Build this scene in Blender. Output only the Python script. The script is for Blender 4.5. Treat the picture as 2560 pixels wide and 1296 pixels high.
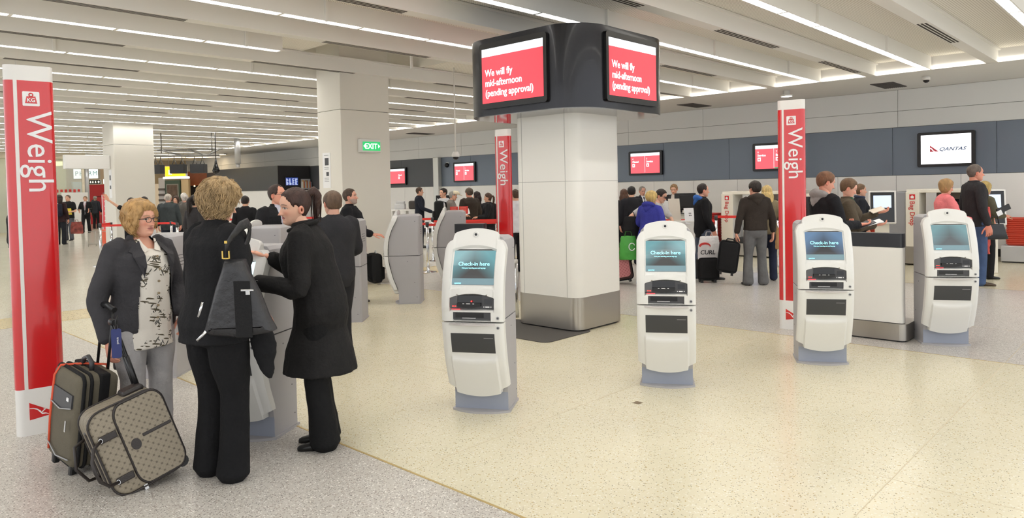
import bpy, bmesh, math, random
import numpy as np
from mathutils import Vector, Matrix, noise

# ---------------------------------------------------------------- scene, camera, world
for o in list(bpy.data.objects):
    bpy.data.objects.remove(o)
SC = bpy.context.scene
COL = SC.collection
PI = math.pi
RND = random.Random(7)

cd = bpy.data.cameras.new('camera')
cd.sensor_width = 36.0
cd.lens = 36.0 * 1800.23 / 2560
cd.shift_y = -(648 - 517.83) / 2560
cd.clip_end = 300
cam = bpy.data.objects.new('camera', cd)
COL.objects.link(cam)
_p, _r, _y = 2.68216e-2, -2.038372e-2, -.815236
def _cam_rot():
    cy, sy = math.cos(_y), math.sin(_y)
    rz = np.array([[cy, sy, 0], [-sy, cy, 0], [0, 0, 1]])
    m = np.array([[1, 0, 0], [0, 0, -1], [0, 1, 0]]) @ rz
    cp, sp = math.cos(_p), math.sin(_p)
    rx = np.array([[1, 0, 0], [0, cp, -sp], [0, sp, cp]])
    cr, sr = math.cos(_r), math.sin(_r)
    return np.array([[cr, -sr, 0], [sr, cr, 0], [0, 0, 1]]) @ rx @ m
R_ = _cam_rot()
M_ = Matrix(((R_[0][0], -R_[1][0], -R_[2][0], 0), (R_[0][1], -R_[1][1], -R_[2][1], 0),
             (R_[0][2], -R_[1][2], -R_[2][2], 1.66), (0, 0, 0, 1)))
cam.matrix_world = M_
SC.camera = cam

W = bpy.data.worlds.new('hall_daylight')
SC.world = W
W.use_nodes = True
W.node_tree.nodes['Background'].inputs[0].default_value = (.97, .985, 1.0, 1)
W.node_tree.nodes['Background'].inputs[1].default_value = 1.65
SC.view_settings.view_transform = 'Standard'
SC.view_settings.look = 'None'
SC.view_settings.gamma = 1
SC.view_settings.use_curve_mapping = False
SC.view_settings.exposure = 0.0
TUBE_POWER = 22.0

# ---------------------------------------------------------------- materials
def lin(c):
    out = []
    for v in c[:3]:
        v = v / 255.0
        out.append(v / 12.92 if v <= .04045 else ((v + .055) / 1.055) ** 2.4)
    return (*out, 1.0)

MATS = {}
def mat(name, rgb, rough=.5, metal=0.0, bump=0.0, bscale=40.0, emit=0.0, spec=.5, var=0.0, vscale=6.0,
        coat=0.0, stretch=None, alpha=1.0):
    if name in MATS:
        return MATS[name]
    m = bpy.data.materials.new(name)
    m.use_nodes = True
    nt = m.node_tree
    b = nt.nodes['Principled BSDF']
    col = lin(rgb)
    b.inputs['Base Color'].default_value = col
    b.inputs['Roughness'].default_value = rough
    b.inputs['Metallic'].default_value = metal
    b.inputs['Specular IOR Level'].default_value = spec
    b.inputs['Coat Weight'].default_value = coat
    b.inputs['Coat Roughness'].default_value = .08
    b.inputs['Alpha'].default_value = alpha
    if emit:
        b.inputs['Emission Color'].default_value = col
        b.inputs['Emission Strength'].default_value = emit
    if bump or var:
        tc = nt.nodes.new('ShaderNodeTexCoord')
        vec = tc.outputs['Object']
        if stretch:
            mp = nt.nodes.new('ShaderNodeMapping')
            mp.inputs['Scale'].default_value = stretch
            nt.links.new(vec, mp.inputs['Vector'])
            vec = mp.outputs['Vector']
        if bump:
            n = nt.nodes.new('ShaderNodeTexNoise')
            n.inputs['Scale'].default_value = bscale
            n.inputs['Detail'].default_value = 3
            nt.links.new(vec, n.inputs['Vector'])
            bp = nt.nodes.new('ShaderNodeBump')
            bp.inputs['Strength'].default_value = bump
            bp.inputs['Distance'].default_value = .02
            nt.links.new(n.outputs['Fac'], bp.inputs['Height'])
            nt.links.new(bp.outputs['Normal'], b.inputs['Normal'])
        if var:
            n2 = nt.nodes.new('ShaderNodeTexNoise')
            n2.inputs['Scale'].default_value = vscale
            n2.inputs['Detail'].default_value = 4
            nt.links.new(vec, n2.inputs['Vector'])
            rp = nt.nodes.new('ShaderNodeValToRGB')
            rp.color_ramp.elements[0].position = .3
            rp.color_ramp.elements[1].position = .7
            rp.color_ramp.elements[0].color = [min(1, c * (1 - var)) for c in col[:3]] + [1]
            rp.color_ramp.elements[1].color = [min(1, c * (1 + var)) for c in col[:3]] + [1]
            nt.links.new(n2.outputs['Fac'], rp.inputs['Fac'])
            nt.links.new(rp.outputs['Color'], b.inputs['Base Color'])
    MATS[name] = m
    return m

def terrazzo(name, base, chips, scale, amount, rough=.25, cloud=.05):
    m = mat(name, base, rough, spec=.45)
    nt = m.node_tree
    b = nt.nodes['Principled BSDF']
    g = nt.nodes.new('ShaderNodeNewGeometry')
    cur = None
    n = nt.nodes.new('ShaderNodeTexNoise')
    n.inputs['Scale'].default_value = .9
    n.inputs['Detail'].default_value = 5
    nt.links.new(g.outputs['Position'], n.inputs['Vector'])
    rp = nt.nodes.new('ShaderNodeValToRGB')
    c = lin(base)
    rp.color_ramp.elements[0].position, rp.color_ramp.elements[1].position = .3, .7
    rp.color_ramp.elements[0].color = [v * (1 - cloud) for v in c[:3]] + [1]
    rp.color_ramp.elements[1].color = [min(1, v * (1 + cloud)) for v in c[:3]] + [1]
    nt.links.new(n.outputs['Fac'], rp.inputs['Fac'])
    cur = rp.outputs['Color']
    for i, (cc, sc, th) in enumerate(chips):
        v = nt.nodes.new('ShaderNodeTexVoronoi')
        v.inputs['Scale'].default_value = sc
        mp = nt.nodes.new('ShaderNodeMapping')
        mp.inputs['Location'].default_value = (i * 3.7, i * 1.3, 0)
        nt.links.new(g.outputs['Position'], mp.inputs['Vector'])
        nt.links.new(mp.outputs['Vector'], v.inputs['Vector'])
        sep = nt.nodes.new('ShaderNodeSeparateColor')
        nt.links.new(v.outputs['Color'], sep.inputs['Color'])
        mth = nt.nodes.new('ShaderNodeMath')
        mth.operation = 'LESS_THAN'
        mth.inputs[1].default_value = th
        nt.links.new(sep.outputs[0], mth.inputs[0])
        ds = nt.nodes.new('ShaderNodeMath')
        ds.operation = 'LESS_THAN'
        ds.inputs[1].default_value = .42
        nt.links.new(v.outputs['Distance'], ds.inputs[0])
        mu = nt.nodes.new('ShaderNodeMath')
        mu.operation = 'MULTIPLY'
        nt.links.new(mth.outputs[0], mu.inputs[0])
        nt.links.new(ds.outputs[0], mu.inputs[1])
        mx = nt.nodes.new('ShaderNodeMix')
        mx.data_type = 'RGBA'
        mx.inputs['B'].default_value = lin(cc)
        nt.links.new(mu.outputs[0], mx.inputs['Factor'])
        nt.links.new(cur, mx.inputs['A'])
        cur = mx.outputs['Result']
    nt.links.new(cur, b.inputs['Base Color'])
    return m

# ---------------------------------------------------------------- object helpers
def tag(o, label=None, cat=None, group=None, kind=None):
    if label: o['label'] = label
    if cat: o['category'] = cat
    if group: o['group'] = group
    if kind: o['kind'] = kind
    return o

def thing(name, label, cat, loc=(0, 0, 0), rz=0.0, group=None):
    o = bpy.data.objects.new(name, None)
    o.empty_display_size = .1
    COL.objects.link(o)
    o.location = loc
    o.rotation_euler = (0, 0, rz)
    return tag(o, label, cat, group)

def obj(name, mesh, m=None, parent=None, smooth=None):
    if isinstance(mesh, bmesh.types.BMesh):
        me = bpy.data.meshes.new(name)
        mesh.normal_update()
        mesh.to_mesh(me)
        mesh.free()
        mesh = me
    if m is not None and not len(mesh.materials):
        for mm in (m if isinstance(m, (list, tuple)) else [m]):
            mesh.materials.append(mm)
    if smooth is not None and len(mesh.polygons):
        mesh.shade_flat() if not smooth else mesh.shade_smooth()
        if smooth and smooth is not True:
            mesh.set_sharp_from_angle(angle=math.radians(smooth))
    o = bpy.data.objects.new(name, mesh)
    COL.objects.link(o)
    if parent is not None:
        o.parent = parent
    return o

def inst(name, mesh, parent=None, loc=(0, 0, 0), rot=(0, 0, 0)):
    o = bpy.data.objects.new(name, mesh)
    COL.objects.link(o)
    o.parent = parent
    o.location = loc
    o.rotation_euler = rot
    return o

def copy_tree(o, parent=None):
    c = o.copy()
    COL.objects.link(c)
    if parent is not None:
        c.parent = parent
    for ch in list(o.children):
        copy_tree(ch, c)
    return c

def BM():
    return bmesh.new()

def bx(bm, x0, x1, y0, y1, z0, z1, bev=0.0, seg=2, mi=0, M=None):
    r = bmesh.ops.create_cube(bm, size=1)
    vs = r['verts']
    for v in vs:
        v.co = Vector((x0 + (v.co.x + .5) * (x1 - x0), y0 + (v.co.y + .5) * (y1 - y0), z0 + (v.co.z + .5) * (z1 - z0)))
    fs = list({f for v in vs for f in v.link_faces})
    if bev:
        es = list({e for v in vs for e in v.link_edges})
        rr = bmesh.ops.bevel(bm, geom=es, offset=bev, segments=seg, profile=.5, affect='EDGES')
        fs = list({f for f in rr['faces']} | {f for f in fs if f.is_valid})
        vs = list({v for f in fs for v in f.verts})
    for f in fs:
        f.material_index = mi
    if M is not None:
        bmesh.ops.transform(bm, matrix=M, verts=vs)
    return vs

def cyl(bm, p, q, r0, r1=None, n=16, mi=0):
    p, q = Vector(p), Vector(q)
    r1 = r0 if r1 is None else r1
    d = (q - p).normalized()
    a = d.orthogonal().normalized()
    b = d.cross(a)
    A = [bm.verts.new(p + r0 * (a * math.cos(2 * PI * i / n) + b * math.sin(2 * PI * i / n))) for i in range(n)]
    B = [bm.verts.new(q + r1 * (a * math.cos(2 * PI * i / n) + b * math.sin(2 * PI * i / n))) for i in range(n)]
    for i in range(n):
        f = bm.faces.new((A[i], A[(i + 1) % n], B[(i + 1) % n], B[i]))
        f.material_index = mi
        f.smooth = True
    for ring in (A[::-1], B):
        f = bm.faces.new(ring)
        f.material_index = mi

def lathe(bm, prof, n=24, c=(0, 0, 0), mi=0):
    rings = []
    for r, z in prof:
        rings.append([bm.verts.new((c[0] + r * math.cos(2 * PI * i / n), c[1] + r * math.sin(2 * PI * i / n), c[2] + z)) for i in range(n)])
    for A, B in zip(rings, rings[1:]):
        for i in range(n):
            f = bm.faces.new((A[i], A[(i + 1) % n], B[(i + 1) % n], B[i]))
            f.smooth = True
            f.material_index = mi
    bm.faces.new(rings[0][::-1]).material_index = mi
    bm.faces.new(rings[-1]).material_index = mi

def rrect(hx, hy, r, n=6):
    out = []
    for cx, cy, a0 in ((hx - r, hy - r, 0), (-hx + r, hy - r, PI / 2), (-hx + r, -hy + r, PI), (hx - r, -hy + r, 1.5 * PI)):
        for i in range(n + 1):
            a = a0 + PI / 2 * i / n
            out.append((cx + r * math.cos(a), cy + r * math.sin(a)))
    return out

def prism(bm, pts, z0, z1, mi=0, axis='z'):
    def P(u, v, w):
        return (u, v, w) if axis == 'z' else ((u, w, v) if axis == 'y' else (w, u, v))
    A = [bm.verts.new(P(u, v, z0)) for u, v in pts]
    B = [bm.verts.new(P(u, v, z1)) for u, v in pts]
    n = len(pts)
    fs = [bm.faces.new((A[i], A[(i + 1) % n], B[(i + 1) % n], B[i])) for i in range(n)]
    fs += [bm.faces.new(A[::-1]), bm.faces.new(B)]
    for f in fs:
        f.material_index = mi
    bmesh.ops.recalc_face_normals(bm, faces=fs)
    return fs

def tube(bm, pts, rad, n=8, mi=0, closed=False, flat=1.0, up=None):
    pts = [Vector(p) for p in pts]
    if not hasattr(rad, '__len__'):
        rad = [rad] * len(pts)
    rings = []
    prev = None
    for i, p in enumerate(pts):
        if closed:
            t = (pts[(i + 1) % len(pts)] - pts[i - 1]).normalized()
        else:
            t = (pts[min(i + 1, len(pts) - 1)] - pts[max(i - 1, 0)]).normalized()
        if up is not None:
            a = Vector(up).cross(t)
            a = a.normalized() if a.length > 1e-4 else t.orthogonal().normalized()
        elif prev is None:
            a = t.orthogonal().normalized()
        else:
            a = (prev - t * prev.dot(t)).normalized()
        prev = a
        b = t.cross(a)
        rings.append([bm.verts.new(p + rad[i] * (a * math.cos(2 * PI * k / n) + flat * b * math.sin(2 * PI * k / n))) for k in range(n)])
    pairs = list(zip(rings, rings[1:])) + ([(rings[-1], rings[0])] if closed else [])
    for A, B in pairs:
        for i in range(n):
            f = bm.faces.new((A[i], A[(i + 1) % n], B[(i + 1) % n], B[i]))
            f.smooth = True
            f.material_index = mi
    if not closed:
        for ring in (rings[0][::-1], rings[-1]):
            bm.faces.new(ring).material_index = mi

# a scratch scene evaluates text and remeshes
TMP = bpy.data.scenes.new('scratch')
def evaluated(ob):
    TMP.collection.objects.link(ob)
    vl = TMP.view_layers[0]
    vl.update()
    me = bpy.data.meshes.new_from_object(ob.evaluated_get(vl.depsgraph))
    d = ob.data
    TMP.collection.objects.unlink(ob)
    bpy.data.objects.remove(ob)
    if isinstance(d, bpy.types.Mesh):
        bpy.data.meshes.remove(d)
    else:
        bpy.data.curves.remove(d)
    return me

TXT = {}
def text_mesh(s, size=.1, align='LEFT', ext=.0015, bold=0.0, sx=1.0, shear=0.0):
    key = (s, size, align, ext, bold, sx, shear)
    if key in TXT:
        return TXT[key]
    c = bpy.data.curves.new('text', 'FONT')
    c.body = s
    c.size = size
    c.align_x = align
    c.extrude = ext
    c.offset = bold
    c.shear = shear
    c.resolution_u = 3
    me = evaluated(bpy.data.objects.new('text', c))
    if sx != 1.0:
        me.transform(Matrix.Diagonal((sx, 1, 1, 1)))
    TXT[key] = me
    return me

def text(s, size, parent, loc, m, rot=None, name='lettering', **kw):
    """upright text reading along +x on a face looking to -y"""
    me = text_mesh(s, size, **kw)
    if not me.materials:
        me.materials.append(m)
    elif me.materials[0] is not m:
        me = me.copy()
        me.materials.clear()
        me.materials.append(m)
    o = bpy.data.objects.new(name, me)
    COL.objects.link(o)
    o.parent = parent
    o.location = loc
    o.rotation_euler = rot or (PI / 2, 0, 0)
    return o

# common materials
WHITE = mat('white_paint', (232, 230, 226), .45)
CEIL = mat('ceiling_paint', (234, 232, 226), .7)
STEEL = mat('brushed_steel', (176, 172, 166), .32, 1.0, bump=.05, bscale=300, stretch=(1, 1, .02))
CHROME = mat('polished_chrome', (215, 217, 220), .12, 1.0)
BLACK = mat('black_plastic', (22, 22, 24), .4)
BLKGLOSS = mat('black_gloss', (12, 12, 14), .12)
DARKGREY = mat('dark_grey_plastic', (62, 62, 65), .45)
QRED = mat('signal_red', (206, 28, 32), .22, coat=.8)
TXTWHITE = mat('white_print', (240, 240, 240), .5)
TXTRED = mat('red_print', (200, 50, 45), .5)
def glow(name, rgb, e):
    return mat(name, rgb, .3, emit=e)
# ================================================================ SETTING
# ---- floor: terrazzo fields side by side with divider strips
T_CREAM = terrazzo('terrazzo_cream', (215, 207, 180), [((180, 160, 116), 90, .10), ((124, 118, 104), 130, .08), ((224, 220, 204), 80, .2)], 1, 1, .22)
T_GREY = terrazzo('terrazzo_grey', (194, 189, 181), [((128, 120, 114), 100, .24), ((164, 152, 142), 80, .2), ((234, 230, 224), 90, .22), ((96, 90, 86), 140, .12)], 1, 1, .28)
T_FAR = terrazzo('terrazzo_pale', (208, 202, 188), [((160, 150, 136), 60, .14), ((236, 230, 218), 70, .16)], 1, 1, .16)
T_BAND = terrazzo('terrazzo_gold', (212, 194, 152), [((150, 126, 84), 70, .14)], 1, 1, .2)
T_JOINT = mat('brass_strip', (188, 164, 110), .4, .4)
bm = BM()
zones = [(-6, 2.62, -6, 10.95, 1), (2.62, 7.66, -6, 10.95, 0), (7.66, 12.75, -6, 10.95, 1), (12.75, 20, -6, 10.95, 0),
         (-6, 20, 10.95, 11.85, 3), (-6, 20, 11.85, 56, 2)]
for x0, x1, y0, y1, mi in zones:
    vs = [bm.verts.new((x, y, z)) for z in (-.06, 0) for x, y in ((x0, y0), (x1, y0), (x1, y1), (x0, y1))]
    for q in ((3, 2, 1, 0), (4, 5, 6, 7), (0, 1, 5, 4), (1, 2, 6, 5), (2, 3, 7, 6), (3, 0, 4, 7)):
        bm.faces.new([vs[i] for i in q]).material_index = mi
floor = tag(obj('floor', bm, [T_CREAM, T_GREY, T_FAR, T_BAND]), kind='structure')
for x0, x1, y0, y1 in ((2.612, 2.628, -6, 10.95), (7.656, 7.664, -6, 10.95), (12.746, 12.754, -6, 10.95), (-6, 18, 10.946, 10.954), (-6, 18, 11.846, 11.854)):
    bm = BM()
    bx(bm, x0, x1, y0, y1, -.005, .0015)
    obj('divider_strip', bm, T_JOINT, floor)
bm = BM()                                   # hairline joints of the poured panels
for x in (4.3, 5.98, 9.35, 11.05):
    bx(bm, x - .0025, x + .0025, -6, 10.95, -.004, .0006)
for y in (1.2, 3.35, 5.5, 7.65, 9.8):
    bx(bm, 2.63, 12.74, y - .0025, y + .0025, -.004, .0006)
obj('panel_joints', bm, mat('joint_filler', (198, 184, 154), .5), floor)
bm = BM()
bx(bm, 4.57, 4.63, 3.03, 3.09, -.004, .0012, M=None)
obj('floor_socket_cover', bm, mat('socket_brass', (140, 124, 100), .45, .5), floor)

# ---- ceiling: perforated slab, drop beams with slot diffusers, soffit
def perforated():
    m = mat('perforated_ceiling', (222, 213, 197), .8)
    nt = m.node_tree
    b = nt.nodes['Principled BSDF']
    g = nt.nodes.new('ShaderNodeNewGeometry')
    v = nt.nodes.new('ShaderNodeTexVoronoi')
    v.inputs['Scale'].default_value = 32
    v.inputs['Randomness'].default_value = 0
    nt.links.new(g.outputs['Position'], v.inputs['Vector'])
    c = nt.nodes.new('ShaderNodeMath')
    c.operation = 'LESS_THAN'
    c.inputs[1].default_value = .24
    nt.links.new(v.outputs['Distance'], c.inputs[0])
    mx = nt.nodes.new('ShaderNodeMix')
    mx.data_type = 'RGBA'
    mx.inputs['A'].default_value = lin((240, 236, 226))
    mx.inputs['B'].default_value = lin((150, 140, 124))
    nt.links.new(c.outputs[0], mx.inputs['Factor'])
    nt.links.new(mx.outputs['Result'], b.inputs['Base Color'])
    return m
PERF = perforated()
ZC, ZB, XE, YEND = 3.94, 3.70, 15.2, 41.0
LY = [1.58 + 2.005 * k for k in range(20)]            # centre lines of the light rows
bm = BM()
hx0, hx1, hy0, hy1 = 6.2, 8.7, 9.0, 12.2              # raised pocket round the near square pillar
for x0, x1, y0, y1 in ((-3, XE, -1, hy0), (-3, hx0, hy0, hy1), (hx1, XE, hy0, hy1), (-3, XE, hy1, YEND)):
    bx(bm, x0, x1, y0, y1, ZC, ZC + .12)
bx(bm, hx0, hx1, hy0, hy1, 4.5, 4.6)
for a in ((hx0 - .03, hx0 + .02, hy0, hy1), (hx1 - .02, hx1 + .03, hy0, hy1), (hx0, hx1, hy0 - .03, hy0 + .02), (hx0, hx1, hy1 - .02, hy1 + .03)):
    bx(bm, *a, ZC - .004, 4.55)
ceiling = tag(obj('ceiling', bm, PERF), kind='structure')
bm = BM()
bx(bm, XE, 18.3, -2, YEND + 4, ZB, ZC + .12)
soffit = obj('soffit', bm, mat('soffit_paint', (228, 227, 224), .7), ceiling)
DARKSLOT = mat('dark_slot', (58, 52, 46), .8)
VENTGREY = mat('vent_grey', (92, 88, 84), .7)
for k, y in enumerate(LY):
    yb = y + .98
    bm = BM()
    bx(bm, -3, XE + .02, yb - .09, yb + .09, ZB, ZC)
    bx(bm, -3, XE, yb - .13, yb - .09, ZC - .035, ZC - .005)          # cover ledge
    beam = obj('ceiling_beam', bm, CEIL, ceiling)
    if k < 9:
        rr = random.Random(k)
        x = {0: 10.62}.get(k, 1.2 + 2.3 * rr.random())
        while x < 14:
            bm = BM()
            for j in (-.045, 0, .045):
                bx(bm, x, x + 1.85, yb + .01 + j - .012, yb + .01 + j + .012, ZB - .003, ZB + .02)
            obj('slot_diffuser', bm, DARKSLOT if k < 3 else VENTGREY, beam)
            x += 3.7 if k else 6
for (x0, y0) in ((16.4, 4.5), (16.4, 9.13), (16.4, 14.2), (16.4, 20.2)):
    bm = BM()
    bx(bm, x0, x0 + 1.0, y0, y0 + .45, ZB - .012, ZB + .01)
    for j in range(10):
        bx(bm, x0 + .03, x0 + .97, y0 + .02 + j * .042, y0 + .036 + j * .042, ZB - .02, ZB - .012)
    tag(obj('ceiling_vent', bm, VENTGREY), 'dark grey square return air grille in the soffit, %s' %
        {4.5: 'nearest the camera dome', 9.13: 'between the two ceiling downlights', 14.2: 'beyond the monitor pillar', 20.2: 'farthest along, left of the monitor pillar'}[y0], 'vent')

# ---- rows of fluorescent troughs
DIFF = glow('lamp_diffuser', (253, 252, 250), TUBE_POWER)
LOUV = mat('louvre_white', (240, 238, 232), .35, .2)
bm = BM()
SEG = 1.09
bx(bm, .02, SEG - .02, -.055, .055, .035, .045)
dm = bpy.data.meshes.new('diffuser'); bm.to_mesh(dm); bm.free(); dm.materials.append(DIFF)
bm = BM()
for i in range(10):
    x = .06 + i * .107
    prism(bm, [(x - .004, .034), (x + .004, .034), (x + .001, 0.004), (x - .001, 0.004)], -.058, .058, axis='y')
bx(bm, 0, .02, -.06, .06, -.002, .04)
bx(bm, SEG - .02, SEG, -.06, .06, -.002, .04)
lm = bpy.data.meshes.new('louvre'); bm.to_mesh(lm); bm.free(); lm.materials.append(LOUV)
for k, y in enumerate(LY):
    n0 = 0
    x_end = 15.16
    segs = []
    x = x_end
    xmin = max(-1.2, .18 * y - 1.0)
    while x - SEG > xmin:
        x -= SEG
        if k == 4 and x < hx1 + .1 and x + SEG > hx0 - .1:
            continue
        segs.append(x)
    lo = segs[-1]
    where = ['nearest row, over the front right', 'second row from the right', 'third row, just behind the monitor sign', 'fourth row from the front',
             'fifth row, broken at the square pillar', 'sixth row, behind the square pillar'][k] if k < 6 else ['', '', '', '', '', '', 'seventh', 'eighth', 'ninth', 'tenth', 'eleventh', 'twelfth', 'thirteenth', 'fourteenth', 'fifteenth', 'sixteenth', 'seventeenth', 'eighteenth', 'nineteenth', 'farthest'][k] + ' row from the front'
    t = thing('strip_light', 'long white fluorescent louvre trough on the ceiling, ' + where, 'light', (0, y, ZB), 0, 'rows of strip lights on the ceiling')
    gap = [s_ for s_ in segs if s_ > hx0]
    runs = [(lo, x_end)] if k != 4 else [(lo, max(s_ for s_ in segs if s_ < hx0) + SEG), (min(gap), x_end)]
    for a, b in runs:
        bm = BM()
        bx(bm, a - .01, b + .01, -.075, -.06, 0, ZC - ZB)
        bx(bm, a - .01, b + .01, .06, .075, 0, ZC - ZB)
        bx(bm, a, b, -.0605, .0605, .06, .08)
        bx(bm, a - .01, a, -.0605, .0605, 0, ZC - ZB)
        bx(bm, b, b + .01, -.0605, .0605, 0, ZC - ZB)
        obj('housing', bm, CEIL, t)
    for s_ in segs:
        inst('diffuser', dm, t, (s_, 0, 0))
        tag(inst('louvre', lm, t, (s_, 0, 0)), kind='stuff')
    x = lo + .9
    while x < x_end:
        bm = BM()
        bx(bm, x, x + .035, -.11, -.075, -.01, ZC - ZB)
        obj('hanger_conduit', bm, CEIL, t)
        x += 2.9
COVE = glow('cove_lamp', (255, 248, 235), 6.0)
for k in range(-1, 15):
    y0, y1 = (LY[k] + .08 if k >= 0 else .2), (LY[k] + .89 if k >= 0 else 1.45)
    for a, b in ((y0, y1), (y1 + .18, y0 + 1.84)) if k >= 0 else ((y0, y1),):
        bm = BM()
        bx(bm, XE - .03, XE - .004, a, b, ZB + .015, ZB + .055, .004, 1)
        obj('cove_tube', bm, COVE, soffit)

# downlights and dome cameras
LAMPW = glow('downlight_face', (255, 250, 240), 5)
for (x, y, lb) in ((15.97, 6.56, 'round white surface downlight left of the right-hand weigh sign'), (16.2, 22.6, 'round white surface downlight beside the square pillar with the exit sign')):
    t = thing('downlight', lb, 'light', (x, y, ZB))
    bm = BM(); lathe(bm, [(.07, 0), (.07, -.08), (.13, -.1), (.135, -.125), (.12, -.13)], 20); obj('housing', bm, WHITE, t)
    bm = BM(); lathe(bm, [(.115, -.129), (.115, -.135)], 20); obj('lens', bm, LAMPW, t)
for (x, y, z, drop, lb) in ((16.08, 3.81, ZB, 0, 'small white security dome camera under the soffit at right'), (9.2, 10.1, ZC, 1.6, 'small dome camera hung on a long thin rod left of the monitor pillar')):
    t = thing('dome_camera', lb, 'camera', (x, y, z - drop))
    bm = BM(); lathe(bm, [(.05, .0 if not drop else .02), (.075, -.03), (.075, -.07), (.06, -.08)], 16); obj('housing', bm, WHITE, t)
    bm = BM(); lathe(bm, [(.058, -.08), (.05, -.11), (.02, -.13)], 16); obj('dome', bm, BLKGLOSS, t)
    if drop:
        bm = BM(); cyl(bm, (0, 0, 0), (0, 0, drop + .02), .014, n=8); obj('drop_rod', bm, CEIL, t)

# ---- right wall: white counter wall, slate band, grey panels above
XW = 18.0
SLATE = mat('slate_panel', (104, 115, 130), .3, .12, coat=.2)
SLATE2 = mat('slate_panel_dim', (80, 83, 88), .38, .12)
UPPER = mat('upper_wall_panel', (222, 223, 222), .55)
LOWER = mat('lower_wall_panel', (248, 247, 245), .35)
bm = BM()
bx(bm, XW, XW + .25, -3, 46, 0, 4.1)
wall_r = tag(obj('wall_right', bm, mat('wall_core', (120, 118, 116), .7)), kind='structure')
def panel(parent, name, x, y0, y1, z0, z1, m, th=.025, gap=.004):
    bm = BM()
    bx(bm, x - th, x, y0 + gap, y1 - gap, z0 + gap, z1 - gap, .002, 1)
    return obj(name, bm, m, parent)
ys = [-2.6 + 2.43 * i for i in range(20)]
for a, b in zip(ys, ys[1:]):
    panel(wall_r, 'upper_panel', XW, a + .15, b + .15, 2.85, 3.22, UPPER)
    panel(wall_r, 'upper_panel', XW, a + .15, b + .15, 3.22, 3.7, UPPER)
for i in range(24):
    a = -3.05 + 2.0 * i
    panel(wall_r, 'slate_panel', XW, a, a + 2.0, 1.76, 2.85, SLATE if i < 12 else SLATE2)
for i in range(38):
    a = -2.8 + 1.28 * i
    panel(wall_r, 'lower_panel', XW, a, a + 1.28, .16, 1.76, LOWER, .03)
bm = BM(); bx(bm, XW - .02, XW, -3, 46, 0, .16); obj('kick_plate', bm, BLACK, wall_r)
bm = BM(); bx(bm, XW - .22, XW - .03, 20.53, 20.82, 0, 2.86, .02); obj('wall_post', bm, mat('pale_metal', (206, 206, 200), .3, .6), wall_r)

# ---- far walls and shop fronts
BEIGE = mat('far_beige_wall', (214, 196, 164), .7)
bm = BM(); bx(bm, 2, 20, 52, 52.3, 0, 5); tag(obj('wall_back', bm, mat('far_wall_paint', (198, 178, 146), .7)), kind='structure')
bm = BM(); bx(bm, 14.2, 18.2, 43.5, 43.7, 2.3, 4.6); tag(obj('wall_far_right', bm, BEIGE), kind='structure')
bm = BM(); bx(bm, 4, 18, YEND, YEND + .3, 3.55, 4.6); tag(obj('trim_1', bm, mat('bulkhead_paint', (206, 196, 178), .7)), kind='structure')
bm = BM(); bx(bm, 3, 20, YEND + .3, 53, 4.6, 4.7); tag(obj('ceiling_far', bm, mat('far_ceiling', (200, 170, 130), .8)), kind='structure')
# ================================================================ PILLARS
PANELWHITE = mat('pillar_panel', (232, 230, 224), .35)
def square_pillar(name, label, x0, x1, y0, y1, top, joints):
    t = thing(name, label, 'pillar', ((x0 + x1) / 2, (y0 + y1) / 2, 0))
    zs = [0] + joints + [top]
    hx, hy = (x1 - x0) / 2, (y1 - y0) / 2
    for a, b in zip(zs, zs[1:]):
        bm = BM(); bx(bm, -hx, hx, -hy, hy, a + .003, b - .003, .006); obj('cladding', bm, mat('pillar_cladding', (226, 222, 212), .5), t)
    bm = BM(); bx(bm, -hx + .02, hx - .02, -hy + .02, hy - .02, 0, top); obj('core', bm, DARKGREY, t)
    return t
pc = square_pillar('square_pillar', 'tall cream clad square pillar carrying the green exit sign', 7.03, 8.06, 10.62, 11.35, 4.5, [3.07])
bm = BM()
bx(bm, -.58, .58, -.43, .43, 0, .16, .01)
obj('plinth', bm, mat('plinth_grey', (190, 184, 174), .5), pc)
square_pillar('square_pillar', 'farther cream clad square pillar behind the waving arm at left', 7.07, 8.14, 21.9, 22.8, ZC, [3.1])
# rail on the near pillar
t = thing('bumper_rail', 'low stainless bumper rail around the foot of the exit sign pillar', 'rail', (7.55, 10.98, 0))
bm = BM()
tube(bm, [(-.75, -.62, .3), (.75, -.62, .3)], .035, 10); obj('rail', bm, STEEL, t)
bm = BM(); tube(bm, [(-.75, -.62, .3), (-.75, .6, .3)], .035, 10); obj('rail', bm, STEEL, t)
for x in (-.7, 0, .7):
    bm = BM(); bx(bm, x - .02, x + .02, -.64, -.6, 0, .28); obj('leg', bm, STEEL, t)
# exit sign
t = thing('exit_sign', 'green and white illuminated exit sign on the square pillar', 'sign', (7.575, 10.62, 2.345))
bm = BM(); bx(bm, -.215, .215, -.1, 0, -.01, .225, .012); obj('casing', bm, WHITE, t)
bm = BM(); bx(bm, -.175, .195, -.106, -.099, .02, .175); obj('lit_panel', bm, glow('exit_green', (30, 168, 92), 1.1), t)
EXW = glow('exit_white', (240, 255, 245), 1.6)
text('EXIT', .135, t, (-.135, -.108, .052), EXW, bold=.0015, sx=.95)
for sx in (-1, 1):
    bm = BM(); prism(bm, [(.01 + sx * .175, .098), (.01 + sx * .14, .065), (.01 + sx * .14, .131)], -.1085, -.106, axis='y'); obj('arrow', bm, EXW, t)
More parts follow.
